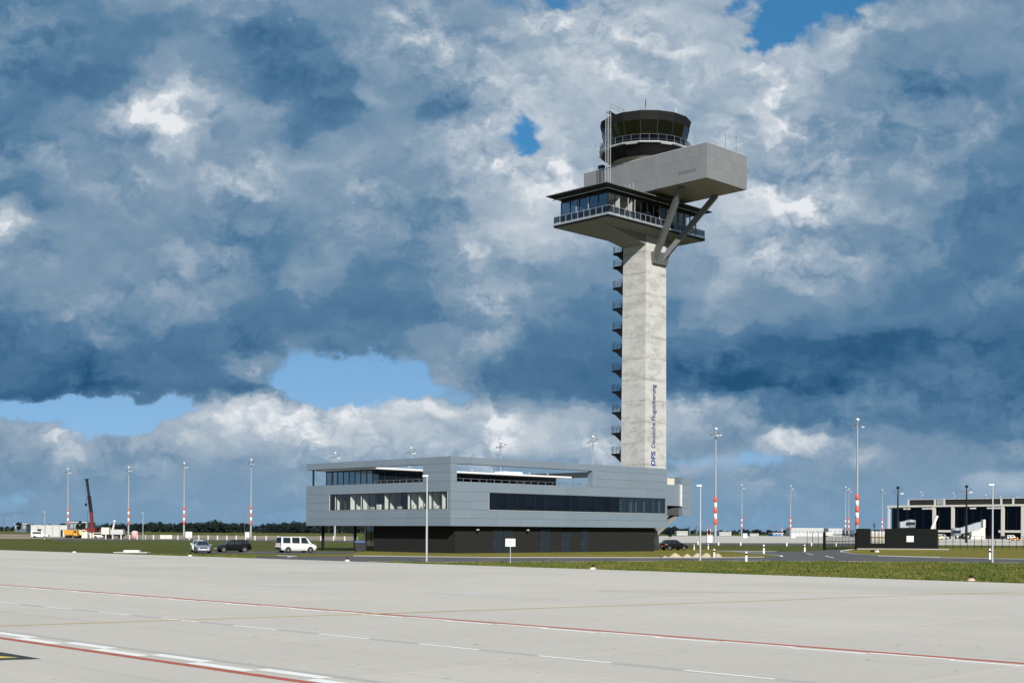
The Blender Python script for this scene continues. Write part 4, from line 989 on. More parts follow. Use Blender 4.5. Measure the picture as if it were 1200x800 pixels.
delineator(895, 648.8, 1.25, label='tall white marker post with black band at the kerb tip of the gate road', sc_=1.5)
delineator(943, 646.3, 1.1, label='white marker post with black band left of the gate', sc_=1.4)
delineator(830, 643.2, .9, label='white marker post with black band at the far side of the lawn', sc_=1.2)
delineator(813.5, 643.8, .9, label='white marker post with black band right of the parked black hatchback', sc_=1.1)
delineator(787.3, 644.0, 1.35, True, 'red and white banded post in front of the parked black hatchback', 1.3)
delineator(1160, 655.0, 1.2, label='white marker post with black band beside the street lamp before the terminal', sc_=1.4)
# row of short white posts on the far road edges
for i, (px, py) in enumerate([(868, 638.8), (922, 639.3), (818, 638.0), (842, 638.6), (951, 639.2), (980, 639.4)]):
    t = thing('road_stud_post', 'short white stub post lining the perimeter road beyond the lawn', 'marker post', G(px, py), ca, 'stub posts along the perimeter road')
    MB().box(-.12, -.09, -.03, .12, .09, .7).build('post', 'band_white', t); MB().box(-.14, -.11, .7, .14, .11, .76).build('cap', 'off_white', t)
for i, px in enumerate([124, 132, 142, 152, 161, 171, 180, 208.5, 222, 233, 244, 255, 266, 277, 288, 299, 312, 326, 376, 391, 404]):
    py = 631.3+(px-120)*.0062
    t = thing('barrier_post', 'white post of the low barrier line beside the works road', 'marker post', G(px, py), ca, 'white barrier posts along the works road')
    MB().box(-.17, -.14, -.03, .17, .14, 1.1).build('post', 'off_white', t); MB().box(-.2, -.17, 1.1, .2, .17, 1.18).build('cap', 'white_paint', t)
# sand heaps
def heap(px, py, wd, ht, label, seed):
    p = G(px, py); r_ = random.Random(seed)
    n, k = 22, 7; vs = []; 
    for j in range(k+1):
        t = j/k
        for i in range(n):
            a = 2*math.pi*i/n; rad = wd/2*(1-t)*1.02*(1+.13*math.sin(3*a+seed)+.07*r_.uniform(-1, 1)); zz = ht*.9*(1.13-math.sqrt((1-t)**2+.03)-.115*(1-t))*(1+.05*r_.uniform(-1, 1))
            vs.append((rad*math.cos(a)*1.0+.1*t*wd*.3, rad*math.sin(a)*.8, zz-.03*(j == 0)))
    fs = [(j*n+i, j*n+(i+1) % n, (j+1)*n+(i+1) % n, (j+1)*n+i) for j in range(k) for i in range(n)]+[tuple(k*n+i for i in range(n))]
    o = MB().add(vs, fs, True).build('sand_heap', 'sand'); o.location = p; o.rotation_euler = (0, 0, ca); tag(o, label, 'sand heap', 'heaps of pale sand beside the road')
heap(779, 652.8, .7, .22, 'smallest low heap of pale sand nearest the building', 1); heap(790.5, 652.8, 1.55, .58, 'pale sand heap with pointed top between the smallest heap and a small one', 2)
heap(805, 652.8, 1.15, .46, 'small pale sand heap between two wider heaps', 3); heap(817, 652.9, 1.25, .55, 'pale sand heap directly behind the street lamp', 4)
heap(828, 652.9, 1.45, .60, 'wide pale sand heap just right of the street lamp', 5); heap(841, 652.9, 1.2, .55, 'pale sand heap behind the black-banded marker post', 6)
# litter bin container under the overhang
p = G(400, 646.9); p.x, p.y = 107.2, 137.2
t = thing('waste_container', 'large dark wheeled waste container with blue lid beneath the building overhang', 'waste bin', p, R(-40))
MB().hexa([(-.55, -.4, .12), (.55, -.4, .12), (.55, .4, .12), (-.55, .4, .12)], [(-.66, -.5, 1.18), (.66, -.5, 1.18), (.66, .5, 1.18), (-.66, .5, 1.18)]).build('body', 'dark_plastic', t)
MB().hexa([(-.7, -.54, 1.18), (.7, -.54, 1.18), (.7, .54, 1.18), (-.7, .54, 1.18)], [(-.6, -.45, 1.38), (.6, -.45, 1.38), (.6, .45, 1.34), (-.6, .45, 1.34)]).build('lid', 'blue_plastic', t)
for x in (-.45, .45):
    for yy in (-.33, .33): MB().lathe([(.01, -.03), (.09, -.03), (.09, .03), (.01, .03)], 10, (x, yy, .07), axis='y').build('wheel', 'black_rubber', t)
# ------------------------------------------------------------------ vehicles (front towards +x, origin on the ground)
def loft(sections, m, name, parent, caps=True, bevel=0):
    n = len(sections[0]); b = MB(); vs = [p for s_ in sections for p in s_]
    fs = [(j*n+i, j*n+(i+1) % n, (j+1)*n+(i+1) % n, (j+1)*n+i) for j in range(len(sections)-1) for i in range(n)]
    b.add(vs, fs, True)
    if caps: b.f += [tuple(range(n-1, -1, -1)), tuple((len(sections)-1)*n+i for i in range(n))]; b.sm += [False, False]
    o = b.build(name, m, parent)
    mod = o.modifiers.new('edge', 'EDGE_SPLIT'); mod.split_angle = R(38)
    return o
def wheel(t, x, y, r, wd):
    s = 1 if y > 0 else -1
    k = MB().lathe([(r*.62, -wd/2), (r*.93, -wd/2), (r, -wd*.3), (r, wd*.3), (r*.93, wd/2), (r*.62, wd/2)], 22, (x, y, r), axis='y', cap=False).build('wheel', 'black_rubber', t)
    rm = MB().lathe([(r*.64, -wd*.42), (r*.64, wd*.42)], 22, (x, y, r), axis='y', cap=False)
    for i in range(5):
        a = 2*math.pi*i/5+.3; rm.beam((x, y+s*wd*.36, r), (x+math.cos(a)*r*.62, y+s*wd*.40, r+math.sin(a)*r*.62), .10*r/.31, .05, (0, 1, 0))
    rm.lathe([(.01, s*wd*.30), (r*.64, s*wd*.30)], 22, (x, y, r), axis='y', cap=False)
    rm.build('rim', 'rim', k)
def car(name, label, loc, rz, paint, P, group='parked vehicles'):
    """P: stations = (x, zlow, zbelt, halfwidth); house = (x_base_rear, x_top_rear, x_top_front, x_base_front, ztop, half_base, half_top)"""
    t = thing(name, label, P.get('cat', 'car'), loc, rz, group)
    secs = []
    for x, zl, zb, hw in P['st']:
        q = [(.0, zl), (.86*hw, zl), (.97*hw, zl+.12*(zb-zl)+.05), (hw, zl+.5*(zb-zl)), (.985*hw, zb-.12*(zb-zl)), (.90*hw, zb-.01), (.5*hw, zb+.02), (0, zb+.03)]
        ring = [(x, y_, z_) for y_, z_ in q]+[(x, -y_, z_) for y_, z_ in q[-2:0:-1]]
        secs.append(ring[::-1])
    loft(secs[::-1], paint, 'body', t)
    xr, xtr, xtf, xf, zt, hb, ht_ = P['house']
    def belt(x): 
        xs = [s_[0] for s_ in P['st']]; zs = [s_[2] for s_ in P['st']]; return float(np.interp(x, xs, zs))-.03
    zr, zf = belt(xr), belt(xf)
    b4 = [(xr, -hb, zr), (xf, -hb*.97, zf), (xf, hb*.97, zf), (xr, hb, zr)]; t4 = [(xtr, -ht_, zt-.02), (xtf, -ht_, zt-.02), (xtf, ht_, zt-.02), (xtr, ht_, zt-.02)]
    hx = MB(); hx.hexa(b4, t4); hx.hexa([(p[0], p[1]*.999, zt-.021) for p in t4], [(xtr+.18, -ht_*.8, zt+.03), (xtf-.18, -ht_*.8, zt+.03), (xtf-.18, ht_*.8, zt+.03), (xtr+.18, ht_*.8, zt+.03)])
    cabn = hx.build('cabin', paint, t, bevel=.04)
    B, TT = [Vector(p) for p in b4], [Vector(p) for p in t4]
    def pane(a, b, c, d_, mrg, nm):
        ctr = (a+b+c+d_)/4; nn = ((b-a).cross(d_-a)).normalized()*.012
        qs = [ctr+(p-ctr)*(1-mrg)+nn for p in (a, b, c, d_)]
        MB().extr(qs, -nn*.8).build(nm, 'car_glass', cabn)
    pane(B[1], B[2], TT[2], TT[1], .10, 'windscreen'); pane(B[3], B[0], TT[0], TT[3], .14, 'rear_window')
    cuts = P.get('cuts', [.02, .5, .97])
    for s_ in (0, 1):
        e_lo = (B[0], B[1]) if s_ == 0 else (B[3], B[2]); e_up = (TT[0], TT[1]) if s_ == 0 else (TT[3], TT[2])
        def onedge(e, x):
            x = min(max(x, e[0].x), e[1].x); return e[0].lerp(e[1], (x-e[0].x)/(e[1].x-e[0].x))
        for c0, c1 in zip(cuts, cuts[1:]):
            xa, xb = xr+(xf-xr)*c0+.03, xr+(xf-xr)*c1-.03
            q4 = [onedge(e_lo, xa), onedge(e_lo, xb), onedge(e_up, min(xb, e_up[1].x-.02)), onedge(e_up, max(xa, e_up[0].x+.02))]
            if s_: q4 = [q4[1], q4[0], q4[3], q4[2]]
            pane(*q4, .13, 'side_window')
    st0, st1 = P['st'][0], P['st'][-1]; wx = P['wx']; hw = max(s_[3] for s_ in P['st']); r = P.get('r', .31)
    for x in wx:
        for s_ in (-1, 1):
            MB().lathe([(.01, -.02), (r*1.17, -.02), (r*1.17, .02), (.01, .02)], 22, (x, s_*(hw-.012), r+.02), axis='y').build('wheel_arch', 'black_rubber', t)
            wheel(t, x, s_*(hw-.075), r, .2)
    fx, rx = st1[0], st0[0]; zl, zb = P['st'][-1][1], P['st'][-1][2]
    for s_ in (-1, 1):
        MB().hexa([(fx-.28, s_*.58*st1[3]-.14, zb-.20), (fx+.02, s_*.58*st1[3]-.14, zb-.22), (fx+.02, s_*.58*st1[3]+.14, zb-.22), (fx-.28, s_*.58*st1[3]+.14, zb-.20)], [(fx-.28, s_*.58*st1[3]-.16, zb-.02), (fx-.0, s_*.58*st1[3]-.16, zb-.06), (fx-.0, s_*.58*st1[3]+.16, zb-.06), (fx-.28, s_*.58*st1[3]+.16, zb-.02)]).build('headlight', 'lamp_clear', t)
        zt0 = P.get('tail', P['st'][0][2]-.05)
        MB().box(rx-.025, s_*.83*st0[3]-.09, zt0-.30, rx+.2, s_*.83*st0[3]+.09, zt0).build('tail_light', 'lamp_red', t)
        MB().hexa([(xf-.35, s_*(hb+.02), zf+.02), (xf-.2, s_*(hb+.02), zf+.02), (xf-.2, s_*(hb+.2), zf+.04), (xf-.35, s_*(hb+.2), zf+.04)][::s_], [(xf-.35, s_*(hb+.02), zf+.15), (xf-.2, s_*(hb+.02), zf+.13), (xf-.2, s_*(hb+.2), zf+.15), (xf-.35, s_*(hb+.2), zf+.17)][::s_]).build('mirror', paint, t)
    MB().box(fx+.0, -.42, zl+.22, fx+.03, .42, zl+.36).build('grille', 'black_metal', t)
    MB().box(fx+.03, -.26, zl+.10, fx+.045, .26, zl+.21).build('number_plate', 'band_white', t); MB().box(rx-.045, -.26, st0[2]-.42, rx-.03, .26, st0[2]-.31).build('number_plate', 'band_white', t)
    MB().box(fx-.1, -hw*.8, zl-.03, fx+.035, hw*.8, zl+.09).build('bumper', 'black_rubber' if P.get('dark_bumper') else paint, t, bevel=.02); MB().box(rx-.04, -hw*.9, st0[1]-.02, rx+.12, hw*.9, st0[1]+.22).build('bumper', 'black_rubber' if P.get('dark_bumper') else paint, t, bevel=.02)
    return t
SEDAN = dict(st=[(-2.2, .34, .86, .74), (-2.05, .26, .98, .82), (-1.2, .22, 1.0, .87), (0, .2, .97, .88), (.9, .2, .95, .88), (1.5, .22, .84, .86), (2.0, .25, .74, .80), (2.2, .30, .66, .70)], house=(-1.75, -.95, .25, 1.05, 1.41, .80, .60), wx=(-1.33, 1.35))
WAGON = dict(st=[(-2.15, .36, .95, .76), (-2.05, .28, 1.02, .83), (-1.2, .22, 1.02, .87), (0, .2, .98, .88), (.9, .2, .96, .88), (1.5, .22, .88, .86), (1.95, .25, .78, .80), (2.12, .30, .68, .70)], house=(-2.0, -1.72, .30, 1.15, 1.50, .81, .64), wx=(-1.28, 1.33), cuts=[.02, .3, .62, .95])
HATCH = dict(st=[(-2.05, .36, .98, .78), (-1.95, .28, 1.06, .85), (-1.1, .22, 1.04, .88), (0, .2, 1.0, .89), (.9, .2, .97, .89), (1.5, .22, .90, .87), (1.95, .25, .80, .80), (2.1, .30, .70, .70)], house=(-1.9, -1.45, .25, 1.3, 1.57, .82, .64), wx=(-1.25, 1.32), cuts=[.03, .36, .66, .95])
VAN = dict(cat='van', st=[(-2.42, .42, 1.12, .88), (-2.36, .32, 1.16, .93), (-1.2, .26, 1.14, .95), (0, .24, 1.13, .95), (1.2, .24, 1.12, .95), (1.75, .26, 1.08, .94), (2.2, .28, .96, .88), (2.4, .34, .84, .78)], house=(-2.38, -2.28, .95, 1.75, 1.93, .90, .78), wx=(-1.5, 1.48), r=.33, cuts=[.03, .32, .62, .93], tail=1.15, dark_bumper=True)
# compass: rotation 0 = pointing to +x (right and away), PHI right is ca
v_loc = G(347, 647.0)
car('parked_van', 'white passenger van parked beside the blue-grey building', v_loc, ca+R(35), 'white_car_paint', VAN)
car('parked_car', 'silver saloon parked nose towards the apron beside the black estate', G(237, 647.4), ca-R(72), 'silver_paint', SEDAN)
car('parked_car', 'white car half hidden behind the silver saloon', G(228.5, 646.2)+Vector((1.5, 1.6, 0)), ca-R(78), 'white_car_paint', SEDAN)
car('parked_car', 'black estate car parked between the silver saloon and the white van', G(272.5, 646.6), ca-R(152), 'black_paint', WAGON)
car('parked_car', 'black hatchback parked behind the red and white post at the end of the building', G(789.5, 644.2), ca+R(24), 'black_paint', HATCH)
# ------------------------------------------------------------------ floodlight masts
def mast(P, Hm=32.0, label='', body='mast_grey', bands=True, name='floodlight_mast', group='tall floodlight masts around the aprons', seed=0):
    t = thing(name, label, 'light mast', P, ca, group)
    MB().tube((0, 0, -.03), (0, 0, Hm*.5), .42, .30, 12).tube((0, 0, Hm*.5), (0, 0, Hm-.6), .30, .17, 12).build('pole', body, t)
    if bands:
        for i in range(5):
            z0 = 5.0+i*1.55; r0 = .44-.12*z0/16*1.0+.05
            MB().lathe([(r0, 0), (r0-.012, 1.55)], 12, (0, 0, z0), cap=True).build('red_band' if i % 2 == 0 else 'white_band', 'signal_red' if i % 2 == 0 else 'band_white', t)
    MB().lathe([(.22, -.6), (.55, -.35), (.55, -.1), (.35, .2), (.01, .32)], 14, (0, 0, Hm)).build('crown', 'lamp_head' if body == 'mast_grey' else body, t)
    hd = MB(); hd.tube((-1.5, 0, Hm-1.7), (1.5, 0, Hm-1.7), .06, n=6).tube((0, -1.3, Hm-1.7), (0, 1.3, Hm-1.7), .06, n=6).tube((0, 0, Hm-1.7), (1.3, -.6, Hm-.9), .06, n=6)
    hd.build('head_frame', 'strut_grey', t)
    for k, (x, y_, dz) in enumerate(((-1.45, -.2, -1.9), (1.4, -.3, -1.9), (1.35, -.6, -.9), (.7, -1.1, -2.0), (-.6, -.6, -1.2), (.2, 1.2, -1.9))):
        MB().hexa([(x-.3, y_-.35, Hm+dz-.28), (x+.3, y_-.35, Hm+dz-.28), (x+.3, y_+.15, Hm+dz-.05), (x-.3, y_+.15, Hm+dz-.05)], [(x-.3, y_-.25, Hm+dz-.1), (x+.3, y_-.25, Hm+dz-.1), (x+.3, y_+.22, Hm+dz+.13), (x-.3, y_+.22, Hm+dz+.13)]).build('floodlight', 'lamp_head' if k % 2 else 'strut_grey', t)
    return t
ML = [(80, 548, 'beside the yellow machines'), (151, 546, 'beyond the pink tank'), (216, 541, 'behind the silver saloon'), (294.5, 537, 'left of the white van'), (393, 529, 'behind the left roof post of the office building'), (482, 523, 'behind the left roof edge of the office building'), (587, 516, 'behind the right roof terrace of the office building'), (695, 509.5, 'just left of the tower stair'), (839, 500, 'right of the office building beside a white cabinet'),
      (869.5, 567, 'far off beyond the lawn behind the marker posts'), (926.7, 568, 'far off beside the white hangar'), (991, 569.5, 'far off, left of a close pair behind the gate'), (994.8, 571.5, 'far off, right of a close pair behind the gate'), (1005, 489, 'rising behind the black screen wall'), (1034, 573, 'far off at the end of the terminal')]
first = None
for px, py, nm in ML:
    up_ = ray(px, py)[2]; D = (32.4-H)/up_
    lab = 'tall red-white banded mast '+nm
    if first is None: first = mast(AT(px-ROLL*90, D), 32, lab)
    else: dup(first, AT(px-ROLL*(HOR-py), D), ca+random.uniform(-.5, .5), lab)
# cabinets at the mast feet
for px, py, wd, ht, nm in ((221.5, 629.8, 2.2, 2.0, 'at the foot of the mast behind the silver saloon'), (290, 629.9, 1.5, 2.0, 'at the foot of the mast left of the white van'), (831.5, 635.9, 1.4, 2.0, 'at the foot of the mast right of the office building'), (873, 630.2, 2.2, 2.4, 'at the foot of the far mast beyond the lawn'), (929.5, 630.2, 2.2, 2.4, 'at the foot of the far mast by the hangar')):
    t = thing('switch_cabinet', 'white switch cabinet '+nm, 'cabinet', G(px, py), ca, 'switch cabinets at mast feet')
    MB().box(-wd/2, -.5, .1, wd/2, .5, ht).build('cabinet', 'container_white', t); MB().box(-wd/2-.06, -.56, ht, wd/2+.06, .56, ht+.1).build('roof', 'off_white', t); MB().box(-wd/2-.04, -.54, -.03, wd/2+.04, .54, .1).build('plinth', 'kerb_stone', t)
    for i in range(2): MB().box(-wd/2*.92+i*wd/2*.96, -.53, .2, -wd/2*.92+i*wd/2*.96+wd/2*.88, -.502, ht-.1).build('door', 'white_paint', t)
for px, py, D, nm in ((1052, 569.5, 420, 'before the terminal end'), (1132.5, 568.0, 420, 'before the terminal jet bridge')):
    mast(AT(px, D), ZAT(px, py, D)-.3, 'dark slim light mast '+nm, 'black_metal', False, 'dark_light_mast', 'dark light masts before the terminal')
for px, py, D in ((1079, 575.5, 960), (1117, 577, 980), (1155, 579.5, 1000), (1172, 581.0, 1020), (1192, 581.5, 1040)):
    mast(AT(px, D), ZAT(px, py, D)-.3, 'distant light mast head rising above the terminal roof', 'mast_grey', False, 'far_light_mast', 'light masts behind the terminal roof')
# ------------------------------------------------------------------ gate, screen wall and fence on the right
p0, p1 = G(966, 644.2), G(1003, 643.6)
def seg(name, label, cat, A, B, fn, group=None):
    d_ = B-A; t = thing(name, label, cat, A, math.atan2(d_.y, d_.x), group); fn(t, d_.length); return t
def gate(t, L):
    for x, w2 in ((0, .35), (L, .3)): MB().box(x-w2/2, -w2/2, -.03, x+w2/2, w2/2, 2.9).build('gate_post', 'screen_black', t)
    [MB().box(.3, -.05, za, L-.3, .05, zb_).build('gate_rail', 'screen_black', t) for za, zb_ in ((.15, .3), (1.35, 1.45), (2.45, 2.6))]
    n = int(L/.55)
    for i in range(n+1):
        x = .3+i*(L-.6)/n; w2 = .09 if i % 4 == 0 else .035
        MB().box(x-w2/2, -.03, .16, x+w2/2, .03, 2.55).build('bar', 'screen_black', t)
    MB().box(.1, -.35, 2.35, 2.3, -.1, 2.95).build('motor_housing', 'white_paint', t)
seg('sliding_gate', 'black barred sliding gate with white motor housing across the side road', 'gate', p0, p1, gate)
def screen(t, L, ht=3.6, sign=None):
    n = max(2, round(L/3.0))
    for i in range(n): MB().box(i*L/n+.01, -.06, .12, (i+1)*L/n-.01, .06, ht).build('screen_panel', 'screen_black', t)
    for i in range(n+1): MB().box(i*L/n-.08, .07, -.03, i*L/n+.08, .2, ht-.05).build('post', 'black_metal', t)
    if sign:
        b = MB().box(L*sign-.62, -.09, 1.3, L*sign+.62, -.065, 2.35).build('sign_board', 'band_white', t)
        pr = MB()
        for k, z in enumerate((2.1, 1.85, 1.6)):
            x = L*sign-.42
            for wv in (.16, .1, .2, .12, .08): pr.box(x, -.095, z-.05, x+wv, -.091, z+.04); x += wv+.05
        pr.build('print', 'strut_grey', b)
D0 = 232
def atg(px, D=D0): return AT(px, D)
seg('screen_wall', 'tall black screen wall section beside the barred gate', 'screen wall', atg(1004), atg(1020), lambda t, L: screen(t, L))
seg('screen_wall', 'long black screen wall with a white notice board', 'screen wall', atg(1037.5), atg(1099), lambda t, L: screen(t, L, sign=.47))
def gate2(t, L):
    for za, zb_ in ((.15, 1.0), (2.0, 2.12), (3.3, 3.4)): MB().box(0, -.05, za, L, .05, zb_).build('gate_rail', 'screen_black', t)
    for i in range(5): MB().box(i*L/4-.04, -.04, .15, i*L/4+.04, .04, 3.4).build('bar', 'screen_black', t)
seg('barred_gate', 'see-through barred gate between the two black screen walls', 'gate', atg(1020.2), atg(1037.3), gate2)
# pale tanks seen through that gate
for px in (1023, 1027.5, 1032, 1036):
    t = thing('white_tank', 'pale upright storage tank behind the barred gate', 'tank', atg(px, 262), 0, 'pale tanks behind the barred gate')
    MB().lathe([(.36, 0), (.36, 2.9), (.28, 3.15), (.01, 3.25)], 14).build('vessel', 'off_white', t); MB().lathe([(.4, -.03), (.4, .15)], 14).build('foot', 'strut_grey', t); MB().lathe([(.37, 1.8), (.37, 1.95)], 14, cap=False).build('strap', 'yellow_paint', t)
t = thing('signal_post', 'small dark signal lamp on a thin pole behind the screen wall', 'signal', atg(1024.5, 240), ca)
MB().tube((0, 0, -.03), (0, 0, 4.0), .05).build('pole', 'black_metal', t); MB().box(-.14, -.12, 3.9, .14, .12, 4.6).build('lamp_box', 'black_metal', t); MB().lathe([(.01, 0), (.08, .02), (.09, .05)], 10, (0, -.16, 4.3), axis='y').build('lens', 'lamp_clear', t)
def fence(t, L, ht=2.4, sp_=1.55):
    n = max(1, round(L/sp_))
    for i in range(n+1): MB().tube((i*L/n, 0, -.03), (i*L/n, 0, ht), .05, n=6).build('fence_post', 'black_metal', t)
    for z in (.25, ht*.55, ht-.05): MB().tube((0, 0, z), (L, 0, z), .018, n=5).build('fence_wire', 'black_metal', t)
seg('wire_fence', 'thin dark wire fence running right from the long screen wall', 'fence', atg(1100), AT(1215, 240), fence)
seg('wire_fence', 'thin dark wire fence left of the barred gate', 'fence', AT(946, 262), AT(966, 236), lambda t, L: fence(t, L, 3.0, 8))
t = thing('low_kerb_wall', 'pale low concrete strip at the foot of the screen wall', 'kerb', atg(1003, 228), math.atan2(*(atg(1112, 228)-atg(1003, 228)).to_2d().yx))
MB().box(0, -.15, -.03, (atg(1112, 228)-atg(1003, 228)).length, .15, .16).build('strip', 'kerb_stone', t)
for px, py, m_ in ((1022, 646.0, 'black_metal'), (1027.5, 646.4, 'white_paint')):
    o = MB().hexa([(-.3, -.2, -.03), (.35, -.25, -.03), (.3, .25, -.03), (-.3, .2, -.03)], [(-.2, -.1, .22), (.2, -.15, .28), (.2, .12, .25), (-.2, .12, .18)]).build('rubble_block', m_); o.location = G(px, py); tag(o, ('dark' if m_ == 'black_metal' else 'white')+' lump of rubble on the lawn in front of the screen wall', 'rubble')
# ------------------------------------------------------------------ terminal pier
TD = 800.0; ta = ca; tr_ = -math.pi/2
k_ = TD/F
def tz(py): return ZAT(1100, py, TD)
T0 = AT(1041.5, TD)
def tx(px): q = ray(px, HOR); return T0.y-q[1]*T0.x/q[0]
ter = thing('terminal_pier', 'long glazed airport terminal pier with pale concrete frame and dark roof storey', 'terminal', T0, tr_)
LT = tx(1300); zr = ZAT(1041, 592.3, TD)-1.1; zb = ZAT(1041, 623.0, TD)
MB().box(-.6, -1.2, zr+.1, LT, 26, zr+1.2).build('roof_frame', 'terminal_frame', ter)
MB().box(tx(1059), 6, zr+1.31, LT, 24, zr+4.6).build('roof_storey', 'terminal_roof', ter)
MB().box(tx(1058.6), 5.4, zr+4.6, LT, 24.6, zr+4.9).build('roof_storey_cap', 'terminal_frame', ter)
for px in (1059, 1090, 1101, 1168, 1182): MB().box(tx(px)-.45, 5.2, zr+1.32, tx(px)+.45, 5.98, zr+4.59).build('roof_pier', 'terminal_frame', ter)
MB().box(tx(1092), 5.5, zr+1.7, tx(1100), 5.97, zr+4.4).build('roof_window', 'bridge_grey', ter)
colx = [1041.5, 1095, 1117, 1175.5, 1199, 1253]
for px in colx: MB().box(tx(px)-.2 if px == 1041.5 else tx(px)-.8, -1.1, 0, tx(px)+.9, .2, zr+.09).build('column', 'terminal_frame', ter)
MB().box(.2, 24, 0, LT, 25, zr-.21).build('rear_wall', 'interior_dark', ter); MB().box(.2, .25, -.03, LT, 24, .3).build('floor', 'interior_dark', ter)
MB().box(.2, 3.5, 9.4, LT, 24, 9.9).build('inner_floor', 'ceiling_grey', ter)
MB().box(tx(1097), -1.0, zb, tx(1115.8), .1, zb+1.3).build('spandrel_beam', 'terminal_frame', ter); MB().box(tx(1171), -1.0, zb, tx(1198), .1, zb+1.3).build('spandrel_beam', 'terminal_frame', ter)
MB().box(tx(1044), 3.0, .3, LT, 3.3, zb-.2).build('ground_storey', 'cab_black', ter)
xg = tx(1043.5); i = 0
while xg < tx(1215):
    x1 = xg+5.2
    MB().box(xg, 1.5, zb-.3, x1-.25, 1.55, zr-.25).build('pane', 'glass_terminal', ter)
    MB().box(x1-.25, 1.4, zb-.3, x1, 1.65, zr-.25).build('mullion', 'cab_black', ter); xg = x1; i += 1
for k, (a, b) in enumerate(((1047, 1056), (1128, 1137))): MB().box(tx(a), 5, zb, tx(b), 5.2, zr-.4).build('blue_screen', 'far_blue', ter)
for px in (1062, 1066.5, 1084, 1088, 1092, 1140, 1143.5, 1160, 1164, 1168, 1172): MB().box(tx(px)-.8, -2.2, zr-1.35, tx(px)+.8, -1.3, zr-.5).build('facade_lamp', 'off_white', ter)
def jet_bridge(label, pxs, py0, py1, D, flip, white=False):
    A, B = AT(pxs[0], D), AT(pxs[1], D); L = (B-A).length
    z0, z1 = ZAT(pxs[0], py0, D), ZAT(pxs[1], py1, D)
    t = thing('jet_bridge', label, 'jet bridge', A, ta, 'jet bridges at the terminal')
    m_ = 'bridge_grey'
    n = 3
    for i in range(n):
        a, b = i/n, (i+1)/n; s_ = 1.6+.18*i
        MB().hexa([(a*L, -s_, z0+(z1-z0)*a-s_), (b*L, -s_, z0+(z1-z0)*b-s_), (b*L, s_, z0+(z1-z0)*b-s_), (a*L, s_, z0+(z1-z0)*a-s_)], [(a*L, -s_, z0+(z1-z0)*a+s_), (b*L, -s_, z0+(z1-z0)*b+s_), (b*L, s_, z0+(z1-z0)*b+s_), (a*L, s_, z0+(z1-z0)*a+s_)]).build('tunnel', m_, t)
    xe, ze = (0, z0) if not flip else (L, z1)
    MB().lathe([(2.6, -2.1), (2.7, 1.9), (.2, 2.3)], 12, (xe, 0, ze)).build('cab', m_, t)
    MB().box(xe-2.9, -2.75, ze-.6, xe+1.5, -2.5, ze+.9).build('cab_window', 'car_glass', t)
    MB().box(L*.35-.5, -.5, .3, L*.35+.5, .5, z0+(z1-z0)*.35-1.6).build('support_leg', 'strut_grey', t)
    for s_ in (-1, 1): MB().lathe([(.01, -.3), (.7, -.3), (.7, .3), (.01, .3)], 12, (L*.35, s_*1.2, .7), axis='y').build('wheel', 'black_rubber', t)
    return t
jet_bridge('long grey jet bridge sloping up to the terminal front', (1120.5, 1148), 623.0, 615.5, 690, False)
jet_bridge('short pale jet bridge cab behind the black screen wall', (1054, 1067), 614.6, 613.4, 700, True)
t = thing('stair_ramp', 'slanted white stair tower leaning against the terminal column', 'stair', AT(1092, 745), ta)
MB().beam((0, 0, ZAT(1092, 619, 745)), (2.9, 0, ZAT(1097, 604, 745)), 1.4, 1.2).build('ramp', 'white_paint', t); MB().box(-.6, -.6, -.03, .6, .6, ZAT(1092, 618, 745)).build('support', 'off_white', t)
t = thing('bridge_pylon', 'pale concrete block supporting the jet bridge', 'pylon', AT(1142, 700), ta)
MB().box(-2.5, -1.5, -.03, 5.2, 1.5, 6.2).build('block', 'off_white', t); MB().box(4.0, -1.7, 6.2, 5.3, 1.7, 10.5).build('pier', 'off_white', t)
def simple_vehicle(label, px, D, m_, L, ht, name='service_vehicle', group='service vehicles'):
    t = thing(name, label, 'vehicle', AT(px, D), ca, group)
    MB().hexa([(-L/2, -.9, .35), (L/2, -.9, .35), (L/2, .9, .35), (-L/2, .9, .35)], [(-L/2, -.88, ht*.55), (L/2, -.85, ht*.48), (L/2, .85, ht*.48), (-L/2, .88, ht*.55)]).build('body', m_, t)
    MB().hexa([(-L/2+.02, -.86, ht*.55), (L*.3, -.86, ht*.50), (L*.3, .86, ht*.50), (-L/2+.02, .86, ht*.55)], [(-L/2+.1, -.78, ht), (L*.12, -.78, ht), (L*.12, .78, ht), (-L/2+.1, .78, ht)]).build('cabin', m_, t)
    MB().box(-L/2+.4, -.875, ht*.62, L*.1, -.84, ht*.9).build('side_window', 'car_glass', t)
    for x in (-L*.3, L*.3):
        for s_ in (-.8, .8): MB().lathe([(.01, -.12), (.36, -.12), (.36, .12), (.01, .12)], 12, (x, s_, .34), axis='y').build('wheel', 'black_rubber', t)
simple_vehicle('white van parked beneath the terminal', 1186, 700, 'white_car_paint', 5.5, 2.3); simple_vehicle('dark van parked beneath the terminal', 1178, 700, 'black_paint', 5, 1.9)
simple_vehicle('grey van beside the jet bridge foot', 1105, 690, 'silver_paint', 6, 2.6); simple_vehicle('yellow tractor beside the terminal fence', 1190, 560, 'yellow_paint', 4, 1.4)
simple_vehicle('pale lorry at the terminal end near the picture of works', 1101, 660, 'pale_yellow', 4, 2.4)
# low apron balloon lights by the terminal
for px in (1122, 1134, 1153.3, 1184):
    t = thing('globe_lamp', 'low white globe lamp on the apron before the terminal', 'lamp', AT(px, 520), 0, 'globe lamps before the terminal'); MB().tube((0, 0, -.03), (0, 0, 1.3), .08).build('post', 'off_white', t); MB().lathe([(.01, -.5), (.35, -.35), (.5, 0), (.35, .35), (.01, .5)], 12, (0, 0, 1.7)).build('globe', 'white_paint', t)
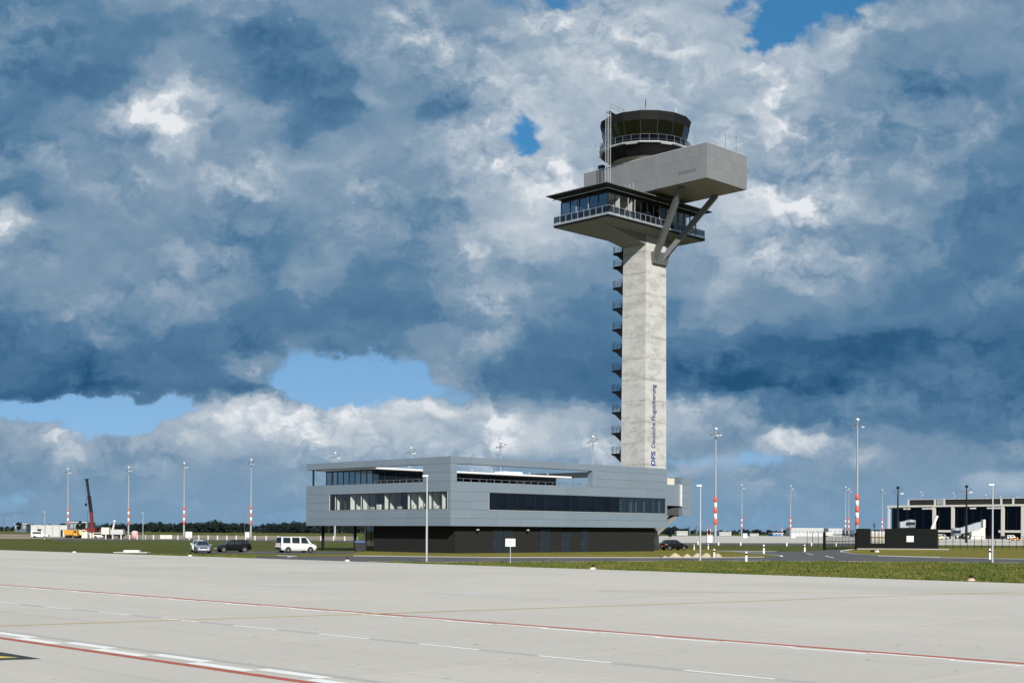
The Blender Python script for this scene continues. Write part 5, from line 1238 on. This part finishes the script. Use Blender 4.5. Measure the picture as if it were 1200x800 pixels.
# ------------------------------------------------------------------ far hangars, stacks and halls to the right of the building
def hall(label, px0, px1, py0, D, m_='container_white', bays=6, name='far_hall', dark=True, py1=None):
    A, B = AT(px0, D), AT(px1, D); L = (B-A).length; ht = ZAT(px0, py0, D)
    t = thing(name, label, 'building', A, ca)
    MB().box(0, 0, -.03, L, 18, ht).build('wall', m_, t); MB().box(-.3, -.3, ht, L+.3, 18.3, ht+.5).build('roof', 'off_white', t)
    if dark:
        for i in range(bays): MB().box((i+.12)*L/bays, -.12, ht*.45, (i+.82)*L/bays, -.02, ht*.85).build('window', 'bridge_grey', t)
    return t
hall('long white hangar with a row of big windows far beyond the gate', 926, 965, 619.0, 1150, bays=9)
hall('smaller white hall far behind the gate', 971, 987, 619.5, 1150, bays=3)
hall('low white shed far behind the mast', 879, 889, 625.4, 1200, bays=2)
hall('blue container block far beyond the lawn', 905.5, 918, 624.6, 1150, 'far_blue', 3)
hall('low pale shed beside the far mast feet', 942, 955, 624.8, 1180, bays=3)
hall('low grey hall far right of the office building', 793, 806, 622.5, 1250, bays=3); hall('low pale hall far beyond the parked black hatchback', 843, 857, 623.5, 1250, bays=3)
hall('white blocks of works huts behind the gate', 1002, 1036, 623.0, 1000, bays=7)
for px, py in ((808, 616.0), (816, 616.0)):
    t = thing('chimney_stack', 'thin grey chimney stack on the far horizon', 'chimney', AT(px, 1700), 0, 'thin chimney stacks on the horizon'); hh = ZAT(px, py, 1700)
    MB().tube((0, 0, -.03), (0, 0, hh), 1.1, .7, 10).build('flue', 'far_wall', t); MB().lathe([(1.0, 0), (1.0, 1.0)], 10, (0, 0, hh-1.6)).build('rim', 'strut_grey', t)
for px, py in ((829, 617), (832.5, 616.5), (916.5, 617)):
    t = thing('horizon_pole', 'tiny red and white pole on the far horizon', 'pole', AT(px, 1150), 0, 'red and white poles on the horizon'); hh = ZAT(px, py, 1150)
    for i in range(4): MB().tube((0, 0, i*hh/4), (0, 0, (i+1)*hh/4), .3, n=8).build('red_band' if i % 2 else 'white_band', 'signal_red' if i % 2 else 'band_white', t)
# ------------------------------------------------------------------ works site on the left
A = AT(36, 418); L = (AT(78.5, 418)-A).length
t = thing('site_office', 'long white flat-roofed site office container with one window', 'site office', A, ca)
MB().box(0, 0, .25, L, 3, 3.75).build('wall', 'container_white', t); MB().box(-.08, -.08, 3.75, L+.08, 3.08, 3.95).build('roof', 'off_white', t); MB().box(.2, .1, -.03, L-.2, 2.9, .25).build('skid', 'strut_grey', t)
for i in range(5): MB().box(i*L/5-.04, -.04, .26, i*L/5+.04, -.005, 3.74).build('seam', 'far_wall', t)
wn = MB().box(2.1, -.06, 1.75, 3.4, -.01, 2.75).build('window', 'strut_grey', t); MB().box(2.2, -.08, 1.85, 3.3, -.062, 2.65).build('pane', 'car_glass', wn)
MB().box(L-2.0, -.06, .3, L-.7, -.01, 2.5).build('door', 'black_metal', t); MB().box(L-1.3, -.10, .3, L-.72, -.065, 2.4).build('door_leaf', 'off_white', t)
simple_vehicle('white pickup van parked in front of the site office', 47.5, 408, 'white_car_paint', 5.2, 2.0, 'works_vehicle', 'works vehicles')
simple_vehicle('white works van between the pale lorry and the crane', 101, 412, 'white_car_paint', 5.0, 1.9, 'works_vehicle', 'works vehicles')
simple_vehicle('pale works car beside the crane', 118, 405, 'off_white', 4.6, 1.7, 'works_vehicle', 'works vehicles')
# yellow tipper lorries
def tipper(label, px, D, m1, m2):
    t = thing('tipper_lorry', label, 'lorry', AT(px, D), ca, 'works lorries'); t.scale = (.72, .8, .85)
    MB().hexa([(-2.8, -1.2, 1.1), (.9, -1.2, 1.1), (.9, 1.2, 1.1), (-2.8, 1.2, 1.1)], [(-3.0, -1.25, 2.9), (1.0, -1.25, 2.9), (1.0, 1.25, 2.9), (-3.0, 1.25, 2.9)]).build('skip', m1, t)
    MB().hexa([(1.15, -1.15, .7), (2.9, -1.15, .7), (2.9, 1.15, .7), (1.15, 1.15, .7)], [(1.2, -1.1, 3.0), (2.6, -1.1, 3.0), (2.6, 1.1, 3.0), (1.2, 1.1, 3.0)]).build('cab', m2, t)
    MB().box(1.5, -1.17, 1.9, 2.4, -1.12, 2.7).build('window', 'car_glass', t); MB().box(-2.7, -.5, .6, 2.6, .5, 1.05).build('chassis', 'black_metal', t)
    for x in (-2.0, -.8, 2.0):
        for s_ in (-1.0, 1.0): MB().lathe([(.01, -.15), (.52, -.15), (.52, .15), (.01, .15)], 12, (x, s_, .5), axis='y').build('wheel', 'black_rubber', t)
tipper('orange tipper lorry beside the nearest banded mast of the works', 84, 405, 'yellow_paint', 'yellow_paint')
tipper('pale yellow tipper lorry left of the red crane', 94, 409, 'pale_yellow', 'pale_yellow')
t = thing('cable_drum', 'white cable drum rig standing on a works trailer', 'trailer', AT(133, 400), ca)
MB().box(-3.2, -1.2, .7, 3.2, 1.2, 1.2).build('bed', 'black_metal', t); MB().box(-3.4, -1.1, 1.2, -1.0, 1.1, 3.3).build('crate', 'off_white', t); MB().box(-.6, -1.1, 1.2, 3.2, 1.1, 2.7).build('body', 'container_white', t)
MB().tube((-.2, 0, 2.7), (.3, 0, 5.0), .35, .2, 8).build('jib', 'off_white', t); MB().lathe([(.01, -.3), (.45, -.2), (.45, .2), (.01, .3)], 12, (.3, 0, 5.2)).build('lamp', 'white_paint', t)
for x in (-2.2, -1.2, 2.2):
    for s_ in (-1, 1): MB().lathe([(.01, -.15), (.5, -.15), (.5, .15), (.01, .15)], 12, (x, s_, .48), axis='y').build('wheel', 'black_rubber', t)
o = thing('water_tank', 'pink upright plastic tank among the works gear', 'tank', AT(158, 395), 0); MB().lathe([(.95, 0), (1.0, 1.9), (.8, 2.1)], 16).build('vessel', 'pink_tank', o); MB().lathe([(.82, 2.1), (.7, 2.25), (.01, 2.3)], 16).build('lid', 'white_paint', o)
for i, px in enumerate((100, 104.5, 113)):
    o = MB().box(-.9, -.8, -.03, .9, .8, 1.9-.3*i).build('pallet_crate', 'off_white', None, bevel=.05); o.location = AT(px, 404+i*3); o.rotation_euler = (0, 0, ca+.1*i); tag(o, ['white crate left of the red crane foot', 'white crate at the red crane foot', 'low white crate right of the red crane foot'][i], 'crate')
for i in range(2):
    A = AT(188.2+i*7.2, 392); o = MB().box(0, -.6, -.03, 1.75, .6, 1.15).build('concrete_block', 'off_white', None, bevel=.04); o.location = A; o.rotation_euler = (0, 0, ca); tag(o, ['pale concrete barrier block nearer the pink tank', 'pale concrete barrier block nearer the silver saloon'][i], 'concrete block')
# mobile crane
DC = 470
t = thing('mobile_crane', 'red mobile crane with a long dark telescopic boom raised almost upright', 'crane', AT(108.5, DC), ca)
MB().box(-4.5, -1.3, .8, 4.5, 1.3, 1.6).build('carrier', 'red_crane', t); MB().box(2.8, -1.2, 1.6, 4.6, 1.2, 2.9).build('driver_cab', 'red_crane', t); MB().box(3.2, -1.23, 2.0, 4.3, -1.2, 2.7).build('window', 'car_glass', t)
MB().box(-2.5, -1.2, 1.6, 1.2, 1.2, 3.2).build('superstructure', 'red_crane', t)
bz = [Vector((0, 0, 2.6)), Vector((-.6, 0, ZAT(107, 599, DC))), Vector(((101.5-108.5)*DC/F, 0, ZAT(101.5, 562, DC)))]
b_ = MB().beam(bz[0], bz[1], .8, 1.05).build('boom_base', 'red_crane', t)
dirb = (bz[2]-bz[1]).normalized()
MB().beam(bz[1]-dirb*.3, bz[1].lerp(bz[2], .5), .8, 1.1).build('boom_section', 'black_metal', t); MB().beam(bz[1].lerp(bz[2], .5), bz[2], .55, .75).build('boom_section', 'black_metal', t)
MB().box(bz[2].x-.6, -.4, bz[2].z-.3, bz[2].x+.5, .4, bz[2].z+.4).build('boom_head', 'black_metal', t); MB().tube((bz[2].x-.3, 0, 12.0), (bz[2].x-.3, 0, bz[2].z), .05, n=5).build('hoist_rope', 'black_metal', t); MB().box(bz[2].x-.6, -.3, 11.0, bz[2].x, .3, 12.0).build('hook_block', 'black_metal', t)
for x in (-3.4, -1.9, 1.6, 3.2):
    for s_ in (-1.1, 1.1): MB().lathe([(.01, -.2), (.62, -.2), (.62, .2), (.01, .2)], 12, (x, s_, .6), axis='y').build('wheel', 'black_rubber', t)
# ------------------------------------------------------------------ trees
def crown_mesh(n, rx, rz, seed, leaf, rx2=None):
    r_ = np.random.default_rng(seed); cl = max(5, n//90)
    th = r_.uniform(0, 2*math.pi, cl); rad = rx*.72*np.sqrt(r_.uniform(0, 1, cl)); zc = r_.uniform(-.62, .75, cl)*rz*(1-.35*rad/rx)
    cc = np.c_[rad*np.cos(th), rad*np.sin(th)*.9, zc]; sz = r_.uniform(.22, .42, cl)*rx
    ci = r_.integers(0, cl, n); dv = r_.normal(0, 1, (n, 3)); dv /= np.linalg.norm(dv, axis=1)[:, None]
    p = cc[ci]+dv*(sz[ci]*r_.uniform(.5, 1.05, n))[:, None]
    a = r_.normal(0, 1, (n, 3)); a /= np.linalg.norm(a, axis=1)[:, None]; b = np.cross(a, r_.normal(0, 1, (n, 3))); b /= np.linalg.norm(b, axis=1)[:, None]
    s_ = leaf*r_.uniform(.6, 1.3, n)[:, None]
    return np.stack([p-a*s_, p+a*s_, p+b*s_*1.5], 1)
def tri_obj(name, v, m_, parent=None):
    m = len(v); me = bpy.data.meshes.new(name); me.vertices.add(m*3); me.vertices.foreach_set('co', v.reshape(-1)); me.loops.add(m*3); me.loops.foreach_set('vertex_index', np.arange(m*3, dtype=np.int32))
    me.polygons.add(m); me.polygons.foreach_set('loop_start', np.arange(0, m*3, 3, dtype=np.int32)); me.materials.append(MAT[m_]); me.update(calc_edges=True)
    o = bpy.data.objects.new(name, me); col.objects.link(o)
    if parent: o.parent = parent
    return o
def far_wood(name, label, px0, px1, D, prof, n_tree, seed, leaf=.7):
    """a distant belt of trees: many crowns with trunks joined into one mass"""
    r_ = np.random.default_rng(seed); vs = []
    for i in range(n_tree):
        px = r_.uniform(px0, px1); d_ = D*r_.uniform(.96, 1.08); P = AT(px, d_)
        top = float(np.interp(px, [q[0] for q in prof], [q[1] for q in prof]))+r_.uniform(-.6, 2.4)
        ht = max(3.0, ZAT(px, top, d_)); rx = ht*r_.uniform(.5, .85)
        c_ = crown_mesh(300, rx, ht*.60, int(r_.integers(1e9)), leaf*ht/10); c_ += np.array([P.x, P.y, ht*.42]); vs.append(c_)
        tv = np.array([[[P.x-.3, P.y, 0], [P.x+.3, P.y, 0], [P.x, P.y, ht*.6]]]); vs.append(tv)
    o = tri_obj(name, np.concatenate(vs), 'far_foliage'); o['kind'] = 'stuff'; tag(o, label, 'wood'); return o
far_wood('far_wood', 'dark belt of trees on the horizon behind the works site', -40, 230, 1500, [(-40, 617), (10, 616.5), (40, 615), (80, 612), (95, 609.5), (110, 612), (140, 613), (175, 611.5), (200, 613), (230, 612)], 190, 1)
far_wood('far_wood', 'dark wooded rise on the horizon behind the parked cars', 195, 440, 1350, [(195, 614), (215, 611.5), (250, 609.8), (285, 611), (300, 614), (325, 612), (345, 610.5), (370, 611), (385, 608.5), (400, 612), (440, 613)], 190, 2)
far_wood('far_wood', 'low grey-green tree belt on the horizon right of the building', 770, 1045, 2100, [(770, 617), (790, 616), (810, 620), (840, 620.5), (880, 619.5), (900, 621), (930, 620.5), (960, 621.5), (1000, 621), (1045, 621)], 190, 3, .9)
def tree(label, px, D, top, w_, seed):
    P = AT(px, D); ht = ZAT(px, top, D); t = thing('far_tree', label, 'tree', P, 0, 'single trees on the horizon'); rx = w_*D/F/2
    MB().tube((0, 0, -.03), (0, 0, ht*.55), ht*.03, ht*.015, 7).tube((0, 0, ht*.3), (rx*.4, 0, ht*.6), ht*.012, ht*.006, 5).tube((0, 0, ht*.35), (-rx*.4, .2, ht*.62), ht*.012, ht*.006, 5).build('trunk', 'bark', t)
    c_ = crown_mesh(700, rx, ht*.46, seed, .06*ht); c_ += np.array([0, 0, ht*.52]); tri_obj('crown', c_, 'far_foliage', t)
for a in (('dark round tree standing above the wood left of the white van', 385.5, 1200, 607.5, 6, 11), ('dark pointed tree above the wood near the building', 396, 1200, 609.0, 5, 12), ('dark tree beside the parked cars skyline', 187, 1300, 608.5, 6, 13), ('dark bushy tree behind the orange lorry', 94, 900, 609.0, 13, 14),
          ('green tree just behind the parked black hatchback', 784, 620, 616.0, 12, 15), ('dark bare-topped tree behind the left end of the site office', 22, 1000, 611.0, 8, 16), ('small dark tree right of the far banded mast', 158, 1250, 610.5, 5, 17)): tree(*a)
hall('grey-blue warehouse on the horizon left of the site office', 17, 31, 614.0, 1100, 'far_wall', 3); hall('grey flat works building behind the orange lorry', 82, 103, 612.0, 1000, 'far_wall', 5)
for px, py, D, nm in ((4.5, 604.5, 900, 'left of the site office'), (286.5, 600.0, 1300, 'left of the mast behind the van'), (102.3, 598, 700, 'beside the crane boom')):
    t = thing('thin_pole', 'thin dark pole on the horizon '+nm, 'pole', AT(px, D), 0, 'thin horizon poles'); hh = ZAT(px, py, D); MB().tube((0, 0, -.03), (0, 0, hh), .22, .14, 6).build('pole', 'far_wall', t); MB().box(-.9, -.06, hh-.5, .9, .06, hh-.3).build('cross_arm', 'far_wall', t)
# a flock of birds low over the horizon at the far left
fb2 = []
for i in range(170):
    tt = rng.uniform(0, 1); px = -20+60*tt+rng.normal(0, 2.0); py = 605.5-7*tt+rng.normal(0, 1.3)+(6*(tt-.6) if tt > .6 else 0)
    D = rng.uniform(640, 700); P = AT(px, D, ZAT(px, py, D)); s_ = .5; a = rng.uniform(0, 6.28); dx, dy = math.cos(a)*s_, math.sin(a)*s_
    fb2.append([[P.x, P.y, P.z], [P.x+dx, P.y+dy, P.z+.25], [P.x-dy*.4, P.y+dx*.4, P.z+.02]]); fb2.append([[P.x, P.y, P.z], [P.x-dx, P.y-dy, P.z+.22], [P.x-dy*.4, P.y+dx*.4, P.z+.02]])
o = tri_obj('bird_flock', np.array(fb2), 'birds'); o['kind'] = 'stuff'; tag(o, 'flock of small dark birds low above the horizon left of the works', 'birds')
